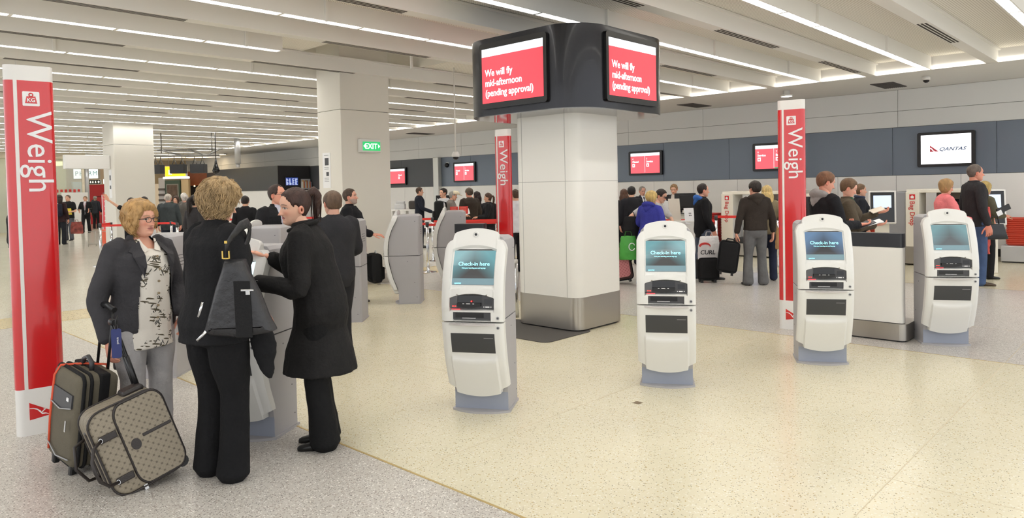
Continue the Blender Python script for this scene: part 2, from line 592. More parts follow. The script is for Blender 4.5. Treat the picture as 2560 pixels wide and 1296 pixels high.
# notices on the pillar's left face
for (y, lb) in ((11.12, 'white printed notice sheets taped to the exit sign pillar'),):
    t = thing('notice', lb, 'notice', (7.03, y, 1.72), -PI / 2)
    bm = BM(); bx(bm, -.09, .15, -.006, 0, 0, .62); obj('sheet', bm, TXTWHITE, t)
    for k, (a, b, c, d) in enumerate(((-.02, .1, .4, .53), (.02, .1, .21, .28))):
        bm = BM(); bx(bm, a, b, -.008, -.006, c, d); obj('print_block', bm, DARKGREY, t)
    for z in (.57, .36, .33, .17, .14, .11):
        bm = BM(); bx(bm, -.04, .1, -.0075, -.006, z, z + .008); obj('print_line', bm, mat('print_grey', (150, 150, 155), .6), t)
t = thing('notice', 'small white notice with two dark squares on the farther pillar', 'notice', (7.07, 22.25, 1.6), -PI / 2)
bm = BM(); bx(bm, -.1, .1, -.006, 0, 0, .8); obj('sheet', bm, TXTWHITE, t)
for z, h in ((.5, .14), (.25, .1)):
    bm = BM(); bx(bm, -.05, .05, -.009, -.006, z, z + h); obj('print_block', bm, DARKGREY, t)

# monitor pillar
CX, CY = 6.84, 5.5
t = thing('monitor_pillar', 'white rounded pillar with steel foot and dark ring of message screens', 'pillar', (CX, CY, 0))
HX, HY = .455, .475
bm = BM(); prism(bm, rrect(HX, HY, .13), .39, 2.50)
shaft = obj('shaft', bm, PANELWHITE, t, smooth=30)
for z in (1.72,):
    bm = BM(); prism(bm, rrect(HX + .0015, HY + .0015, .13), z - .003, z + .003); obj('joint', bm, mat('joint_grey', (176, 174, 170), .6), t)
bm = BM()
for (x, y) in ((-HX - .001, -HY + .15), (-HX - .001, HY - .14)):
    bx(bm, x - .002, x + .002, y - .002, y + .002, .39, 2.49)
obj('panel_seam', bm, mat('joint_grey', (176, 174, 170), .6), t)
bm = BM(); prism(bm, rrect(HX + .004, HY + .004, .134), .022, .39); obj('steel_skirting', bm, STEEL, t, smooth=30)
bm = BM(); prism(bm, rrect(HX - .03, HY - .03, .11), 0, .03); obj('recess', bm, BLACK, t)
GX, GY = .93, .93           # half size of the screen ring
RING = mat('graphite_metal', (50, 51, 55), .25, .75, coat=.2)
bm = BM(); prism(bm, rrect(GX, GY, .45, 12), 2.50, 3.385)
ring = obj('screen_ring', bm, RING, t, smooth=30)
bm = BM(); prism(bm, rrect(GX - .01, GY - .01, .44, 12), 2.492, 2.501); obj('mirror_underside', bm, mat('dark_mirror', (110, 108, 106), .07, .9), t)
BEZ = mat('screen_bezel', (14, 14, 15), .3)
REDSCR = glow('message_red', (238, 62, 74), 1.0)
WHSCR = glow('message_white', (240, 244, 250), 1.0)
TXSCR = glow('message_text', (255, 250, 250), 1.1)
def message_screen(parent, loc, rz):
    s = inst('message_screen', None, parent) if False else bpy.data.objects.new('message_screen', None)
    bm = BM(); pts = rrect(.51, .375, .035, 4)
    prism(bm, pts, -.035, .03, axis='y')
    s = obj('message_screen', bm, BEZ, parent)
    s.location = loc; s.rotation_euler = (0, 0, rz)
    def sub(name, x0, x1, z0, z1, y, m):
        bm = BM(); bx(bm, x0, x1, y, y + .003, z0, z1); return obj(name, bm, m, s)
    sub('red_field', -.465, .465, -.31, .22, -.037, REDSCR)
    sub('white_header', -.465, .465, .22, .31, -.037, WHSCR)
    for i, ln in enumerate(('We will fly', 'mid-afternoon', '(pending approval)')):
        text(ln, .112, s, (-.415, -.0385, -.005 - i * .115), TXSCR, sx=.88, bold=.001)
    return s
for loc, rz in (((-GX, 0, 2.945), -PI / 2), ((0, -GY, 2.945), 0), ((GX, 0, 2.945), PI / 2), ((0, GY, 2.945), PI)):
    message_screen(t, loc, rz)
# floor mat
bm = BM(); pts = rrect(.62, .42, .1, 4); prism(bm, pts, 0, .006)
o = tag(obj('floor_mat', bm, mat('mat_fibre', (84, 80, 76), .95, bump=.4, bscale=400)), 'dark grey floor mat at the foot of the monitor pillar', 'mat')
o.location = (6.17, 5.58, .001); o.rotation_euler = (0, 0, PI / 2)

# ================================================================ WEIGH SIGNS
def weigh_sign(label, loc, rz, w=.29, text_on=True):
    t = thing('weigh_sign', label, 'sign', (*loc, 0), rz)
    hx, hy = w / 2, .055
    pr = rrect(hx, hy, .05, 6)
    for name, z0, z1, m in (('white_base', 0, .325, WHITE), ('red_body', .325, 2.47, QRED), ('white_cap', 2.47, 2.575, WHITE)):
        bm = BM(); prism(bm, [(x * (1.012 if name == 'red_body' else 1), y) for x, y in pr], z0, z1); obj(name, bm, m, t, smooth=35)
    bm = BM(); bx(bm, -hx + .052, -hx + .074, -hy - .0025, -hy + .002, .325, 2.47); obj('white_stripe', bm, WHITE, t)
    bm = BM(); pts = [(x + .008, z + 2.345) for x, z in rrect(.05, .05, .006, 2)]; prism(bm, pts, -hy - .003, -hy + .002, axis='y'); ic = obj('icon_plate', bm, TXTWHITE, t)
    bm = BM(); prism(bm, [(.008 - .036, 2.313), (.008 + .036, 2.313), (.008 + .026, 2.362), (.008 - .026, 2.362)], -hy - .0042, -hy - .003, axis='y'); wt = obj('weight_icon', bm, QRED, ic)
    bm = BM()
    tube(bm, [(.008 + .0115 * math.cos(a), -hy - .0038, 2.372 + .0115 * math.sin(a)) for a in np.linspace(0, 2 * PI, 15)[:-1]], .004, 6, closed=True)
    obj('icon_ring', bm, QRED, ic)
    text('KG', .036, ic, (-.017, -hy - .005, 2.324), TXTWHITE, bold=.0008)
    text('Weigh', .215, t, (-.022, -hy - .003, 2.262), TXTWHITE, rot=(PI / 2, PI / 2, 0), bold=.0004)
    bm = BM(); prism(bm, [(-.07, .23), (-.07, .108), (.085, .13), (.085, .138)], -hy - .0025, -hy + .002, axis='y'); lg = obj('logo_triangle', bm, QRED, t)
    bm = BM()
    curve = [(-.068, .19), (-.045, .187), (-.025, .178), (-.006, .158), (.004, .142), (.025, .141), (.045, .132)]
    wd = [.002, .003, .004, .008, .005, .003, .001]
    prism(bm, [(x, z + d) for (x, z), d in zip(curve, wd)] + [(x, z - d) for (x, z), d in list(zip(curve, wd))[::-1]], -hy - .0035, -hy - .0025, axis='y')
    prism(bm, [(.0, .157), (.014, .166), (.012, .174), (.03, .172), (.018, .164), (.006, .15)], -hy - .0035, -hy - .0025, axis='y')
    obj('logo_figure', bm, TXTWHITE, lg)
    return t
weigh_sign('tall red weigh sign nearest the camera, behind the olive suitcase', (1.375, 5.92), math.radians(-8))
weigh_sign('tall red weigh sign at right, behind the third front-row kiosk', (8.06, 3.26), math.radians(-78))
weigh_sign('tall red weigh sign half hidden left of the monitor pillar', (8.17, 7.86), math.radians(-84))

# ================================================================ CHECK-IN KIOSKS
KW = mat('kiosk_white', (222, 221, 217), .35, bump=.02, bscale=600)
KG = mat('kiosk_grey', (168, 166, 168), .5, bump=.05, bscale=500)
KB = mat('kiosk_blue_grey', (150, 156, 170), .45)
KREC = mat('kiosk_recess_grey', (176, 176, 178), .5)
KLOCK = mat('lock_metal', (150, 150, 152), .3, .8)
KLIP = mat('smoky_clear_plastic', (196, 190, 188), .15)
_bz = np.array([0, .13, .245, .37, .5, .62, .72, .85, .95, 1.05, 1.12, 1.22, 1.30])
_bd = np.array([.31, .31, .335, .385, .42, .445, .455, .45, .435, .405, .375, .32, .30])
_oz = np.array([.0, .10, .15, .2, .25, .37, .5, .62, .72, .85, .95, 1.05, 1.12, 1.22, 1.30, 1.40])
_od = np.array([.30, .335, .352, .372, .394, .448, .483, .506, .514, .508, .492, .464, .436, .388, .352, .315])
_od = _od + .014
def body_y(z): return .16 - float(np.interp(z, _bz, _bd))
def _sm(z, xs, ys):
    return float(np.mean([np.interp(z + d, xs, ys) for d in (-.06, -.04, -.02, 0, .02, .04, .06)]))
def out_y(z): return .16 - _sm(z, _oz, _od)
HWID = .23
def ztop(x):
    ax = abs(x)
    if ax < .172:
        return 1.365 - .035 * (ax / .172) ** 2 - (0 if ax < .15 else .02 * ((ax - .15) / .022) ** 2)
    q = min(1, (ax - .172) / (HWID - .172))
    return 1.283 - .02 * q - .05 * max(0, (q - .35) / .65) ** 2
def zbot(x):
    ax = abs(x)
    if ax < .17:
        return .125 + .03 * (ax / .17) ** 2
    q = (ax - .17) / (HWID - .17)
    return .185 + .03 * q
def off(x, z):
    """relief of the shell in metres along the outward direction"""
    ax = abs(x)
    o = 0.0
    if z < .50 and ax < .176:                       # raised centre apron below the info panel
        e = min(1, (.176 - ax) / .012)
        zz = .455 - .02 * (1 - (ax / .176) ** 2)
        e *= min(1, max(0, (zz - z) / .03))
        o += .016 * e
    arch = 1.245 - .028 * (ax / .165) ** 2
    if ax < .166 and .955 < z < arch:               # screen window
        o -= .016
    if ax < .166 and .80 < z < .905 - .03 * (ax / .166) ** 2:   # reader window
        o -= .05
    if ax < .14 and .722 < z < .775:
        o -= .04
    if .78 < z < 1.30 and ax > .16:
        o += .006
    return o - .018 * max(0, (ax - .19) / .04) ** 2.5
def shell(z0, z1, bottom, top):
    xs = sorted(set(np.round(np.concatenate([np.linspace(-HWID, HWID, 25), [s * v for s in (-1, 1) for v in (.139, .1405, .165, .1665, .1705, .1735, .164, .178, .151, .218, .226)]]), 4)))
    base = np.linspace(0, 1, 34)
    extra = [.7215, .7225, .7745, .7755, .7995, .8005, .9545, .9555]
    bm = BM()
    cols = []
    for x in xs:
        lo = zbot(x) if bottom else z0
        hi = ztop(x) if top else z1
        zl = [lo + (hi - lo) * v for v in base]
        for e in extra:
            if lo < e < hi:
                k = min(range(1, len(zl) - 1), key=lambda i: abs(zl[i] - e))
                zl[k] = e
        for fn in ((lambda x: 1.245 - .028 * (abs(x) / .165) ** 2), (lambda x: .905 - .03 * (abs(x) / .166) ** 2)):
            if abs(x) < .17:
                for e in (fn(x) - .0006, fn(x) + .0006):
                    if lo < e < hi:
                        k = min(range(1, len(zl) - 1), key=lambda i: (abs(zl[i] - e) if zl[i] not in extra else 9))
                        zl[k] = e
        zl.sort()
        cols.append([(x, out_y(z) - off(x, z), z) for z in zl])
    nf = len(base)
    F = [[bm.verts.new(p) for p in c] for c in cols]
    B = [[bm.verts.new((p[0], (body_y(min(p[2], 1.30)) - .004 + (0 if p[2] < 1.28 else -.02)), p[2])) for p in c] for c in cols]
    nx = len(xs)
    for i in range(nx - 1):
        for j in range(nf - 1):
            bm.faces.new((F[i][j], F[i + 1][j], F[i + 1][j + 1], F[i][j + 1]))
        bm.faces.new((F[i][nf - 1], F[i + 1][nf - 1], B[i + 1][nf - 1], B[i][nf - 1]))
        bm.faces.new((F[i + 1][0], F[i][0], B[i][0], B[i + 1][0]))
    for j in range(nf - 1):
        bm.faces.new((F[0][j], F[0][j + 1], B[0][j + 1], B[0][j]))
        bm.faces.new((F[-1][j + 1], F[-1][j], B[-1][j], B[-1][j + 1]))
    if top:
        for i in range(nx - 1):
            for j in range(nf - 1):
                if cols[i][j][2] > 1.25:
                    bm.faces.new((B[i + 1][j], B[i][j], B[i][j + 1], B[i + 1][j + 1]))
    bmesh.ops.recalc_face_normals(bm, faces=bm.faces)
    return bm
def patch(x0, x1, z0, z1, lift, th, n=6, rel=None):
    """plate that follows the shell's curve"""
    bm = BM()
    zs = np.linspace(z0, z1, n)
    rows = []
    for z in zs:
        y = out_y(z) - lift - (rel(z) if rel else 0)
        rows.append([bm.verts.new(p) for p in ((x0, y, z), (x1, y, z), (x1, y + th, z), (x0, y + th, z))])
    for A, B in zip(rows, rows[1:]):
        for i in range(4):
            bm.faces.new((A[i], A[(i + 1) % 4], B[(i + 1) % 4], B[i]))
    bm.faces.new(rows[0][::-1]); bm.faces.new(rows[-1])
    bmesh.ops.recalc_face_normals(bm, faces=bm.faces)
    return bm
def screen_material(name, tint, dark):
    m = mat(name, tint, .18)
    nt = m.node_tree
    b = nt.nodes['Principled BSDF']
    tc = nt.nodes.new('ShaderNodeTexCoord')
    sp = nt.nodes.new('ShaderNodeSeparateXYZ')
    nt.links.new(tc.outputs['Object'], sp.inputs[0])
    n = nt.nodes.new('ShaderNodeMath'); n.operation = 'MULTIPLY_ADD'
    n.inputs[1].default_value = 4.0; n.inputs[2].default_value = -4.05
    nt.links.new(sp.outputs[2], n.inputs[0])
    sx = nt.nodes.new('ShaderNodeMath'); sx.operation = 'ABSOLUTE'
    nt.links.new(sp.outputs[0], sx.inputs[0])
    s2 = nt.nodes.new('ShaderNodeMath'); s2.operation = 'MULTIPLY_ADD'
    s2.inputs[1].default_value = 3.4
    nt.links.new(sx.outputs[0], s2.inputs[0]); nt.links.new(n.outputs[0], s2.inputs[2])
    rp = nt.nodes.new('ShaderNodeValToRGB')
    e = rp.color_ramp.elements
    e[0].position, e[0].color = .3, lin(dark)
    e[1].position, e[1].color = 1.0, lin(tint)
    nt.links.new(s2.outputs[0], rp.inputs['Fac'])
    b.inputs['Base Color'].default_value = (0.02, .02, .02, 1)
    nt.links.new(rp.outputs['Color'], b.inputs['Emission Color'])
    b.inputs['Emission Strength'].default_value = .95
    return m
SCR_TEAL = screen_material('kiosk_screen_teal', (104, 164, 172), (70, 70, 71))
SCR_BLUE = screen_material('kiosk_screen_blue', (104, 138, 174), (56, 56, 60))
SCR_PALE = screen_material('kiosk_screen_pale', (124, 164, 170), (88, 94, 96))
SCRTXT = glow('screen_text', (150, 226, 236), .95)
SCRBAR = glow('screen_bar', (98, 122, 130), .75)
SCRPAGE = glow('screen_page', (206, 230, 236), 1.0)
LEDRED = glow('led_red', (255, 40, 36), 6)
LEDPINK = glow('scanner_red', (255, 60, 70), 1.6)
def kiosk_mesh_parts():
    P = {}
    bm = BM()
    def body(z0, z1, n, roundtop):
        zs = np.linspace(z0, z1, n)
        rows = []
        for z in zs:
            r = 0
            if roundtop and z > z1 - .05:
                q = (z - (z1 - .05)) / .05
                r = .05 * (1 - math.sqrt(max(0, 1 - q * q)))
            yb = .16 - r * .9
            w = .205 - r * .55
            rows.append([bm.verts.new(p) for p in ((-w, body_y(z), z), (w, body_y(z), z), (w, yb - .02, z), (w - .02, yb, z), (-w + .02, yb, z), (-w, yb - .02, z))])
        for A, B in zip(rows, rows[1:]):
            for i in range(6):
                bm.faces.new((A[i], A[(i + 1) % 6], B[(i + 1) % 6], B[i]))
        bm.faces.new(rows[0][::-1]); bm.faces.new(rows[-1])
        bmesh.ops.recalc_face_normals(bm, faces=bm.faces)
    body(.014, .698, 18, False); P['lower_body'] = (bm, KG, 25)
    bm = BM(); body(.706, 1.30, 26, True); P['upper_body'] = (bm, KG, 25)
    bm = BM()
    bx(bm, -.2045, .2045, -.154, -.14, .014, .24); P['front_kick'] = (bm, KB, False)
    bm = BM()
    arc = [(-.222 + .444 * i / 12, -.163 - .075 * (1 - ((i - 6) / 6) ** 2)) for i in range(13)]
    prism(bm, arc + [(.21, .165), (-.21, .165)], 0, .016); P['base_plate'] = (bm, KG, False)
    P['lower_shell'] = (shell(0, .697, True, False), KW, 32)
    P['upper_shell'] = (shell(.708, 0, False, True), KW, 32)
    return P
def make_kiosk(label):
    t = thing('check_in_kiosk', label, 'kiosk', (0, 0, 0), 0, 'check-in kiosks')
    P = kiosk_mesh_parts()
    ob = {}
    for n, (bm, m, s) in P.items():
        ob[n] = obj(n, bm, m, t, smooth=s)
    ub, us, ls = ob['upper_body'], ob['upper_shell'], ob['lower_shell']
    sc_ = obj('screen', patch(-.158, .158, .965, 1.205, -.0145, .004, 8), SCR_TEAL, t)
    obj('screen_hood', patch(-.158, .158, 1.207, 1.214, -.0142, .004, 3), BLACK, sc_)
    obj('screen_bar', patch(-.158, .158, .967, 1.012, -.0138, .003, 4), SCRBAR, sc_)
    def tilt(z):
        return math.atan2(out_y(z + .03) - out_y(z - .03), .06)
    a = tilt(1.10)
    text('Check-in here', .041, sc_, (0, out_y(1.105) + .0125, 1.100), SCRTXT, rot=(PI / 2 - a, 0, 0), align='CENTER', bold=.0005, name='check_in_text')
    text('Print your boarding pass and bag tags', .0118, sc_, (0, out_y(1.083) + .0125, 1.080), SCRTXT, rot=(PI / 2 - a, 0, 0), align='CENTER', bold=.0003, name='instruction_text')
    a2 = tilt(.98)
    text('QANTAS', .0125, sc_, (-.138, out_y(.975) + .0105, .973), SCRTXT, rot=(PI / 2 - a2, 0, 0), bold=.0003, shear=.2, name='corner_text')
    obj('recess_lining', patch(-.164, .164, .958, 1.216, -.019, .004, 8), KREC, t)
    rd = obj('reader_panel', patch(-.1655, .1655, .801, .893, -.010, .03, 5), DARKGREY, t)
    obj('document_slot', patch(-.10, .07, .828, .891, -.0085, .004, 4), BLKGLOSS, rd)
    bm = BM()
    pts = [(-.105 + .175 * i / 10, .822 - .014 * (1 - ((i - 5) / 5) ** 2)) for i in range(11)] + [(.07, .842), (-.105, .842)]
    prism(bm, pts, out_y(.83) - .018, out_y(.83) + .02, axis='y'); obj('card_tongue', bm, BLACK, rd)
    obj('scanner_block', patch(-.163, -.108, .804, .889, -.004, .02, 4), mat('scanner_grey', (84, 84, 86), .4), rd)
    for x in (-.145, -.128):
        bm = BM(); bx(bm, x, x + .01, out_y(.815) + .001, out_y(.815) + .006, .813, .818); obj('scanner_led', bm, LEDRED, rd)
    obj('card_reader', patch(.092, .145, .83, .868, -.0085, .01, 3), BLKGLOSS, rd)
    for x, w in ((-.062, .012), (-.035, .03), (.012, .012)):
        bm = BM(); bx(bm, x, x + w, out_y(.84) - .0195, out_y(.84) - .0175, .835, .839); obj('printed_symbol', bm, TXTWHITE, rd)
    for x, w in ((.086, .006), (.1, .03), (.138, .006)):
        bm = BM(); bx(bm, x, x + w, out_y(.812) + .0075, out_y(.812) + .010, .808, .816); obj('printed_symbol', bm, TXTWHITE, rd)
    obj('scanner_glow', patch(-.15, -.085, .793, .798, .0005, .002, 2), LEDPINK, t)
    pr = obj('printer_slot', patch(-.139, .139, .7235, .7735, -.004, .02, 3), DARKGREY, t)
    obj('slot_opening', patch(-.122, .088, .735, .768, -.0025, .004, 3), BLKGLOSS, pr)
    obj('slot_lip', patch(-.07, .03, .729, .7355, .004, .01, 2), KREC, pr)
    for z, par in ((.735, t), (.665, t)):
        bm = BM(); cyl(bm, (.192, out_y(z) - .004, z), (.192, out_y(z) + .02, z), .011, n=14); lk = obj('lock', bm, KLOCK, par, smooth=30)
        bm = BM(); cyl(bm, (.192, out_y(z) - .0055, z), (.192, out_y(z), z), .006, n=10); obj('keyhole', bm, DARKGREY, lk)
    zc = 1.322
    bm = BM(); cyl(bm, (0, out_y(zc) - .012, zc), (0, out_y(zc) + .02, zc), .02, n=18); cm = obj('camera_ring', bm, KW, t, smooth=30)
    bm = BM(); cyl(bm, (0, out_y(zc) - .0135, zc), (0, out_y(zc), zc), .010, n=14); obj('camera_lens', bm, BLKGLOSS, cm)
    bm = BM()
    arc = [(-.17 + .34 * i / 12, out_y(.695) - .004 - .03 * (1 - ((i - 6) / 6) ** 2)) for i in range(13)]
    prism(bm, arc + [(.17, out_y(.69) + .03), (-.17, out_y(.69) + .03)], .684, .695); obj('shelf_lip', bm, KLIP, t)
    ip = obj('info_panel', patch(-.163, .163, .475, .62, .0015, .01, 5), mat('panel_charcoal', (58, 59, 61), .4), t)
    obj('maker_mark', patch(.082, .152, .585, .589, .0022, .002, 2), mat('mark_grey', (150, 150, 150), .5), ip)
    for i in range(4):
        bm = BM(); bx(bm, -.09, .09, .158, .1615, 1.10 - i * .03, 1.106 - i * .03); obj('vent_slot', bm, DARKGREY, t)
    for (y, z) in ((.1, 1.2), (.08, .31), (.11, .1), (-.02, .62)):
        for s in (-1, 1):
            bm = BM(); cyl(bm, (s * .2, y, z), (s * .2065, y, z), .005, n=8); obj('bolt', bm, DARKGREY, t)
    return t
kproto = make_kiosk('white check-in kiosk beside the woman in the long coat, its screen being used')
front = [((2.41, 4.73), -60, None), ((3.84, 3.92), -60, 'white check-in kiosk in the front, left of the monitor pillar, teal screen'),
         ((5.28, 3.21), -59, 'white check-in kiosk in the front, right of the monitor pillar, teal screen'),
         ((6.80, 2.51), -60, 'white check-in kiosk before the right-hand weigh sign, bluish screen'),
         ((8.30, 1.85), -60, 'white check-in kiosk farthest right, blank pale screen')]
back = [((2.65, 6.93), 'check-in kiosk seen from behind between the two blond women'), ((3.95, 7.36), 'check-in kiosk seen from behind, in front of the man with glasses'),
        ((5.31, 7.86), 'check-in kiosk in side view hiding the legs of the bearded man'), ((6.70, 8.39), 'check-in kiosk in side view right of the bearded man, curved front facing left'),
        ((8.09, 8.92), 'check-in kiosk in side view, its top showing left of the low black-topped panel')]
def drop_parts(t, names):
    for c in list(t.children):
        if c.name.split('.')[0] in names:
            for g in list(c.children):
                bpy.data.objects.remove(g)
            bpy.data.objects.remove(c)
def all_parts(t):
    return [c for c in t.children] + [g for c in t.children for g in c.children]
kiosks = []
for i, (xy, a, lb) in enumerate(front):
    k = kproto if i == 0 else copy_tree(kproto)
    k.location = (*xy, 0); k.rotation_euler = (0, 0, math.radians(a))
    if lb: k['label'] = lb
    kiosks.append(k)
for xy, lb in back:
    k = copy_tree(kproto)
    k.location = (*xy, 0); k.rotation_euler = (0, 0, math.radians(-137))
    k['label'] = lb
    kiosks.append(k)
for k, m in ((kiosks[0], SCRPAGE), (kiosks[3], SCR_BLUE), (kiosks[4], SCR_PALE)):
    for c in all_parts(k):
        n = c.name.split('.')[0]
        if n == 'screen':
            c.data = c.data.copy(); c.data.materials.clear(); c.data.materials.append(m)
        if n in ('check_in_text', 'instruction_text') and m is not SCR_BLUE:
            bpy.data.objects.remove(c)
for c in all_parts(kiosks[1]):
    if c.name.split('.')[0] == 'reader_panel':
        bm = BM(); bmesh.ops.create_icosphere(bm, subdivisions=1, radius=.006, matrix=Matrix.Translation((0.0, out_y(.85) - .004, .853))); obj('status_led', bm, LEDRED, c)
# ================================================================ PEOPLE
class Geo:
    def __init__(s):
        s.v, s.f = [], []
    def ring_loft(s, rings, n=20):
        """rings: (centre, ax, ay) ellipse half-axis vectors"""
        b0 = len(s.v)
        for c, ax, ay in rings:
            for k in range(n):
                a = 2 * PI * k / n
                s.v.append(Vector(c) + Vector(ax) * math.cos(a) + Vector(ay) * math.sin(a))
        for i in range(len(rings) - 1):
            for k in range(n):
                k2 = (k + 1) % n
                s.f.append((b0 + i * n + k, b0 + i * n + k2, b0 + (i + 1) * n + k2, b0 + (i + 1) * n + k))
        s.f.append(tuple(b0 + k for k in range(n))[::-1])
        e = b0 + (len(rings) - 1) * n
        s.f.append(tuple(e + k for k in range(n)))
    def hz(s, rows, n=22):
        """horizontal rings (z, cx, cy, rx, ry)"""
        s.ring_loft([((cx, cy, z), (rx, 0, 0), (0, ry, 0)) for z, cx, cy, rx, ry in rows], n)
    def limb(s, pts, rad, n=14, sub=3, flat=1.0, flatdir=None):
        pts = [Vector(p) for p in pts]
        P, Rr = [], []
        m = len(pts)
        for i in range(m - 1):
            p0, p1, p2, p3 = pts[max(i - 1, 0)], pts[i], pts[i + 1], pts[min(i + 2, m - 1)]
            for j in range(sub):
                t = j / sub
                cr = .5 * ((2 * p1) + (p2 - p0) * t + (2 * p0 - 5 * p1 + 4 * p2 - p3) * t * t + (3 * p1 - p0 - 3 * p2 + p3) * t ** 3)
                P.append(cr); Rr.append(rad[i] + (rad[i + 1] - rad[i]) * t)
        P.append(pts[-1]); Rr.append(rad[-1])
        rings = []
        prev = Vector(flatdir) if flatdir is not None else None
        for i, p in enumerate(P):
            t = (P[min(i + 1, len(P) - 1)] - P[max(i - 1, 0)]).normalized()
            a = t.orthogonal().normalized() if prev is None else (prev - t * prev.dot(t)).normalized()
            prev = a
            b = t.cross(a)
            rings.append((p, a * Rr[i] * flat, b * Rr[i]))
        # rounded tips
        d0 = (P[0] - P[1]).normalized(); d1 = (P[-1] - P[-2]).normalized()
        r0, r1 = rings[0], rings[-1]
        rings = [(r0[0] + d0 * Rr[0] * .5, r0[1] * .6, r0[2] * .6)] + rings + [(r1[0] + d1 * Rr[-1] * .5, r1[1] * .6, r1[2] * .6)]
        s.ring_loft(rings, n)
    def blob(s, c, r, n=12):
        rows = []
        for i in range(1, 8):
            a = PI * i / 8 - PI / 2
            rows.append((c[2] + r[2] * math.sin(a), c[0], c[1], r[0] * math.cos(a), r[1] * math.cos(a)))
        s.hz(rows, n)
    def map(s, fn, start=0):
        s.v = s.v[:start] + [fn(v) for v in s.v[start:]]
    def remesh(s, voxel, smooth=4, fac=.5):
        me = bpy.data.meshes.new('tmp')
        me.from_pydata([tuple(v) for v in s.v], [], s.f)
        ob = bpy.data.objects.new('tmp', me)
        md = ob.modifiers.new('r', 'REMESH')
        md.mode = 'VOXEL'
        md.voxel_size = voxel
        if smooth:
            sm = ob.modifiers.new('s', 'SMOOTH')
            sm.iterations = smooth
            sm.factor = fac
        out = evaluated(ob)
        return out
def arrays(me):
    v = np.empty(len(me.vertices) * 3, np.float32); me.vertices.foreach_get('co', v)
    return v.reshape(-1, 3), [tuple(p.vertices) for p in me.polygons]
def wrinkle(me, amp, freq, stretch=(1, 1, 1), seed=0):
    if not amp: return me
    me.update()
    nv = len(me.vertices)
    co = np.empty(nv * 3, np.float32); me.vertices.foreach_get('co', co); co = co.reshape(-1, 3)
    no = np.empty(nv * 3, np.float32); me.vertex_normals.foreach_get('vector', no); no = no.reshape(-1, 3)
    out = co.copy()
    for i in range(nv):
        p = Vector((co[i][0] * stretch[0] * freq + seed, co[i][1] * stretch[1] * freq, co[i][2] * stretch[2] * freq))
        d = noise.noise(p) + .5 * noise.noise(p * 2.1)
        out[i] += no[i] * amp * d
    me.vertices.foreach_set('co', out.ravel())
    return me

def skin_material():
    m = mat('skin', (214, 166, 140), .48, spec=.4, bump=.03, bscale=300)
    nt = m.node_tree
    a = nt.nodes.new('ShaderNodeAttribute'); a.attribute_name = 'Col'
    nt.links.new(a.outputs['Color'], nt.nodes['Principled BSDF'].inputs['Base Color'])
    nt.nodes['Principled BSDF'].inputs['Subsurface Weight'].default_value = 0.0
    return m
SKIN = skin_material()
def cloth(name, rgb, rough=.85, bump=.25, bscale=55, var=.12):
    return mat(name, rgb, rough, bump=bump, bscale=bscale, var=var, vscale=9, spec=.25)

# head tables: z relative to eye level
_hz = np.array([-.122, -.117, -.108, -.095, -.08, -.062, -.04, -.02, 0, .018, .04, .07, .092, .106, .115, .118])
_hf = np.array([.040, .062, .074, .079, .080, .082, .084, .086, .085, .091, .088, .076, .056, .034, .012, .0])
_hb = np.array([.02, .0, -.015, -.03, -.045, -.062, -.078, -.09, -.098, -.103, -.104, -.095, -.078, -.055, -.03, -.02])
_hw = np.array([.014, .028, .040, .050, .058, .064, .069, .0715, .073, .0745, .0745, .068, .054, .036, .015, .002])
def head_surface(a, z, fem, wide=1.0):
    """point on the skull/face at azimuth a (0 = front) and height z"""
    sm = lambda t: sum(np.interp(np.clip(z + d * np.clip((.122 - np.abs(z)) / .02, 0, 1), -.122, .118), _hz, t) for d in (-.010, -.005, 0, .005, .010)) / 5
    f, b, w = sm(_hf), sm(_hb), sm(_hw) * wide
    if fem:
        w = w * (.985 - .045 * np.clip((-.01 - z) / .05, 0, 1))
    cy = (f + b) / 2; ry = (f - b) / 2
    ca, sa = np.cos(a), np.sin(a)
    e = .86
    x = w * np.sign(sa) * np.abs(sa) ** e
    y = cy + ry * np.sign(ca) * np.abs(ca) ** np.where(ca > 0, .92, 1.0)
    return x, y
def G(d, s): return np.exp(-(d / s) ** 2)
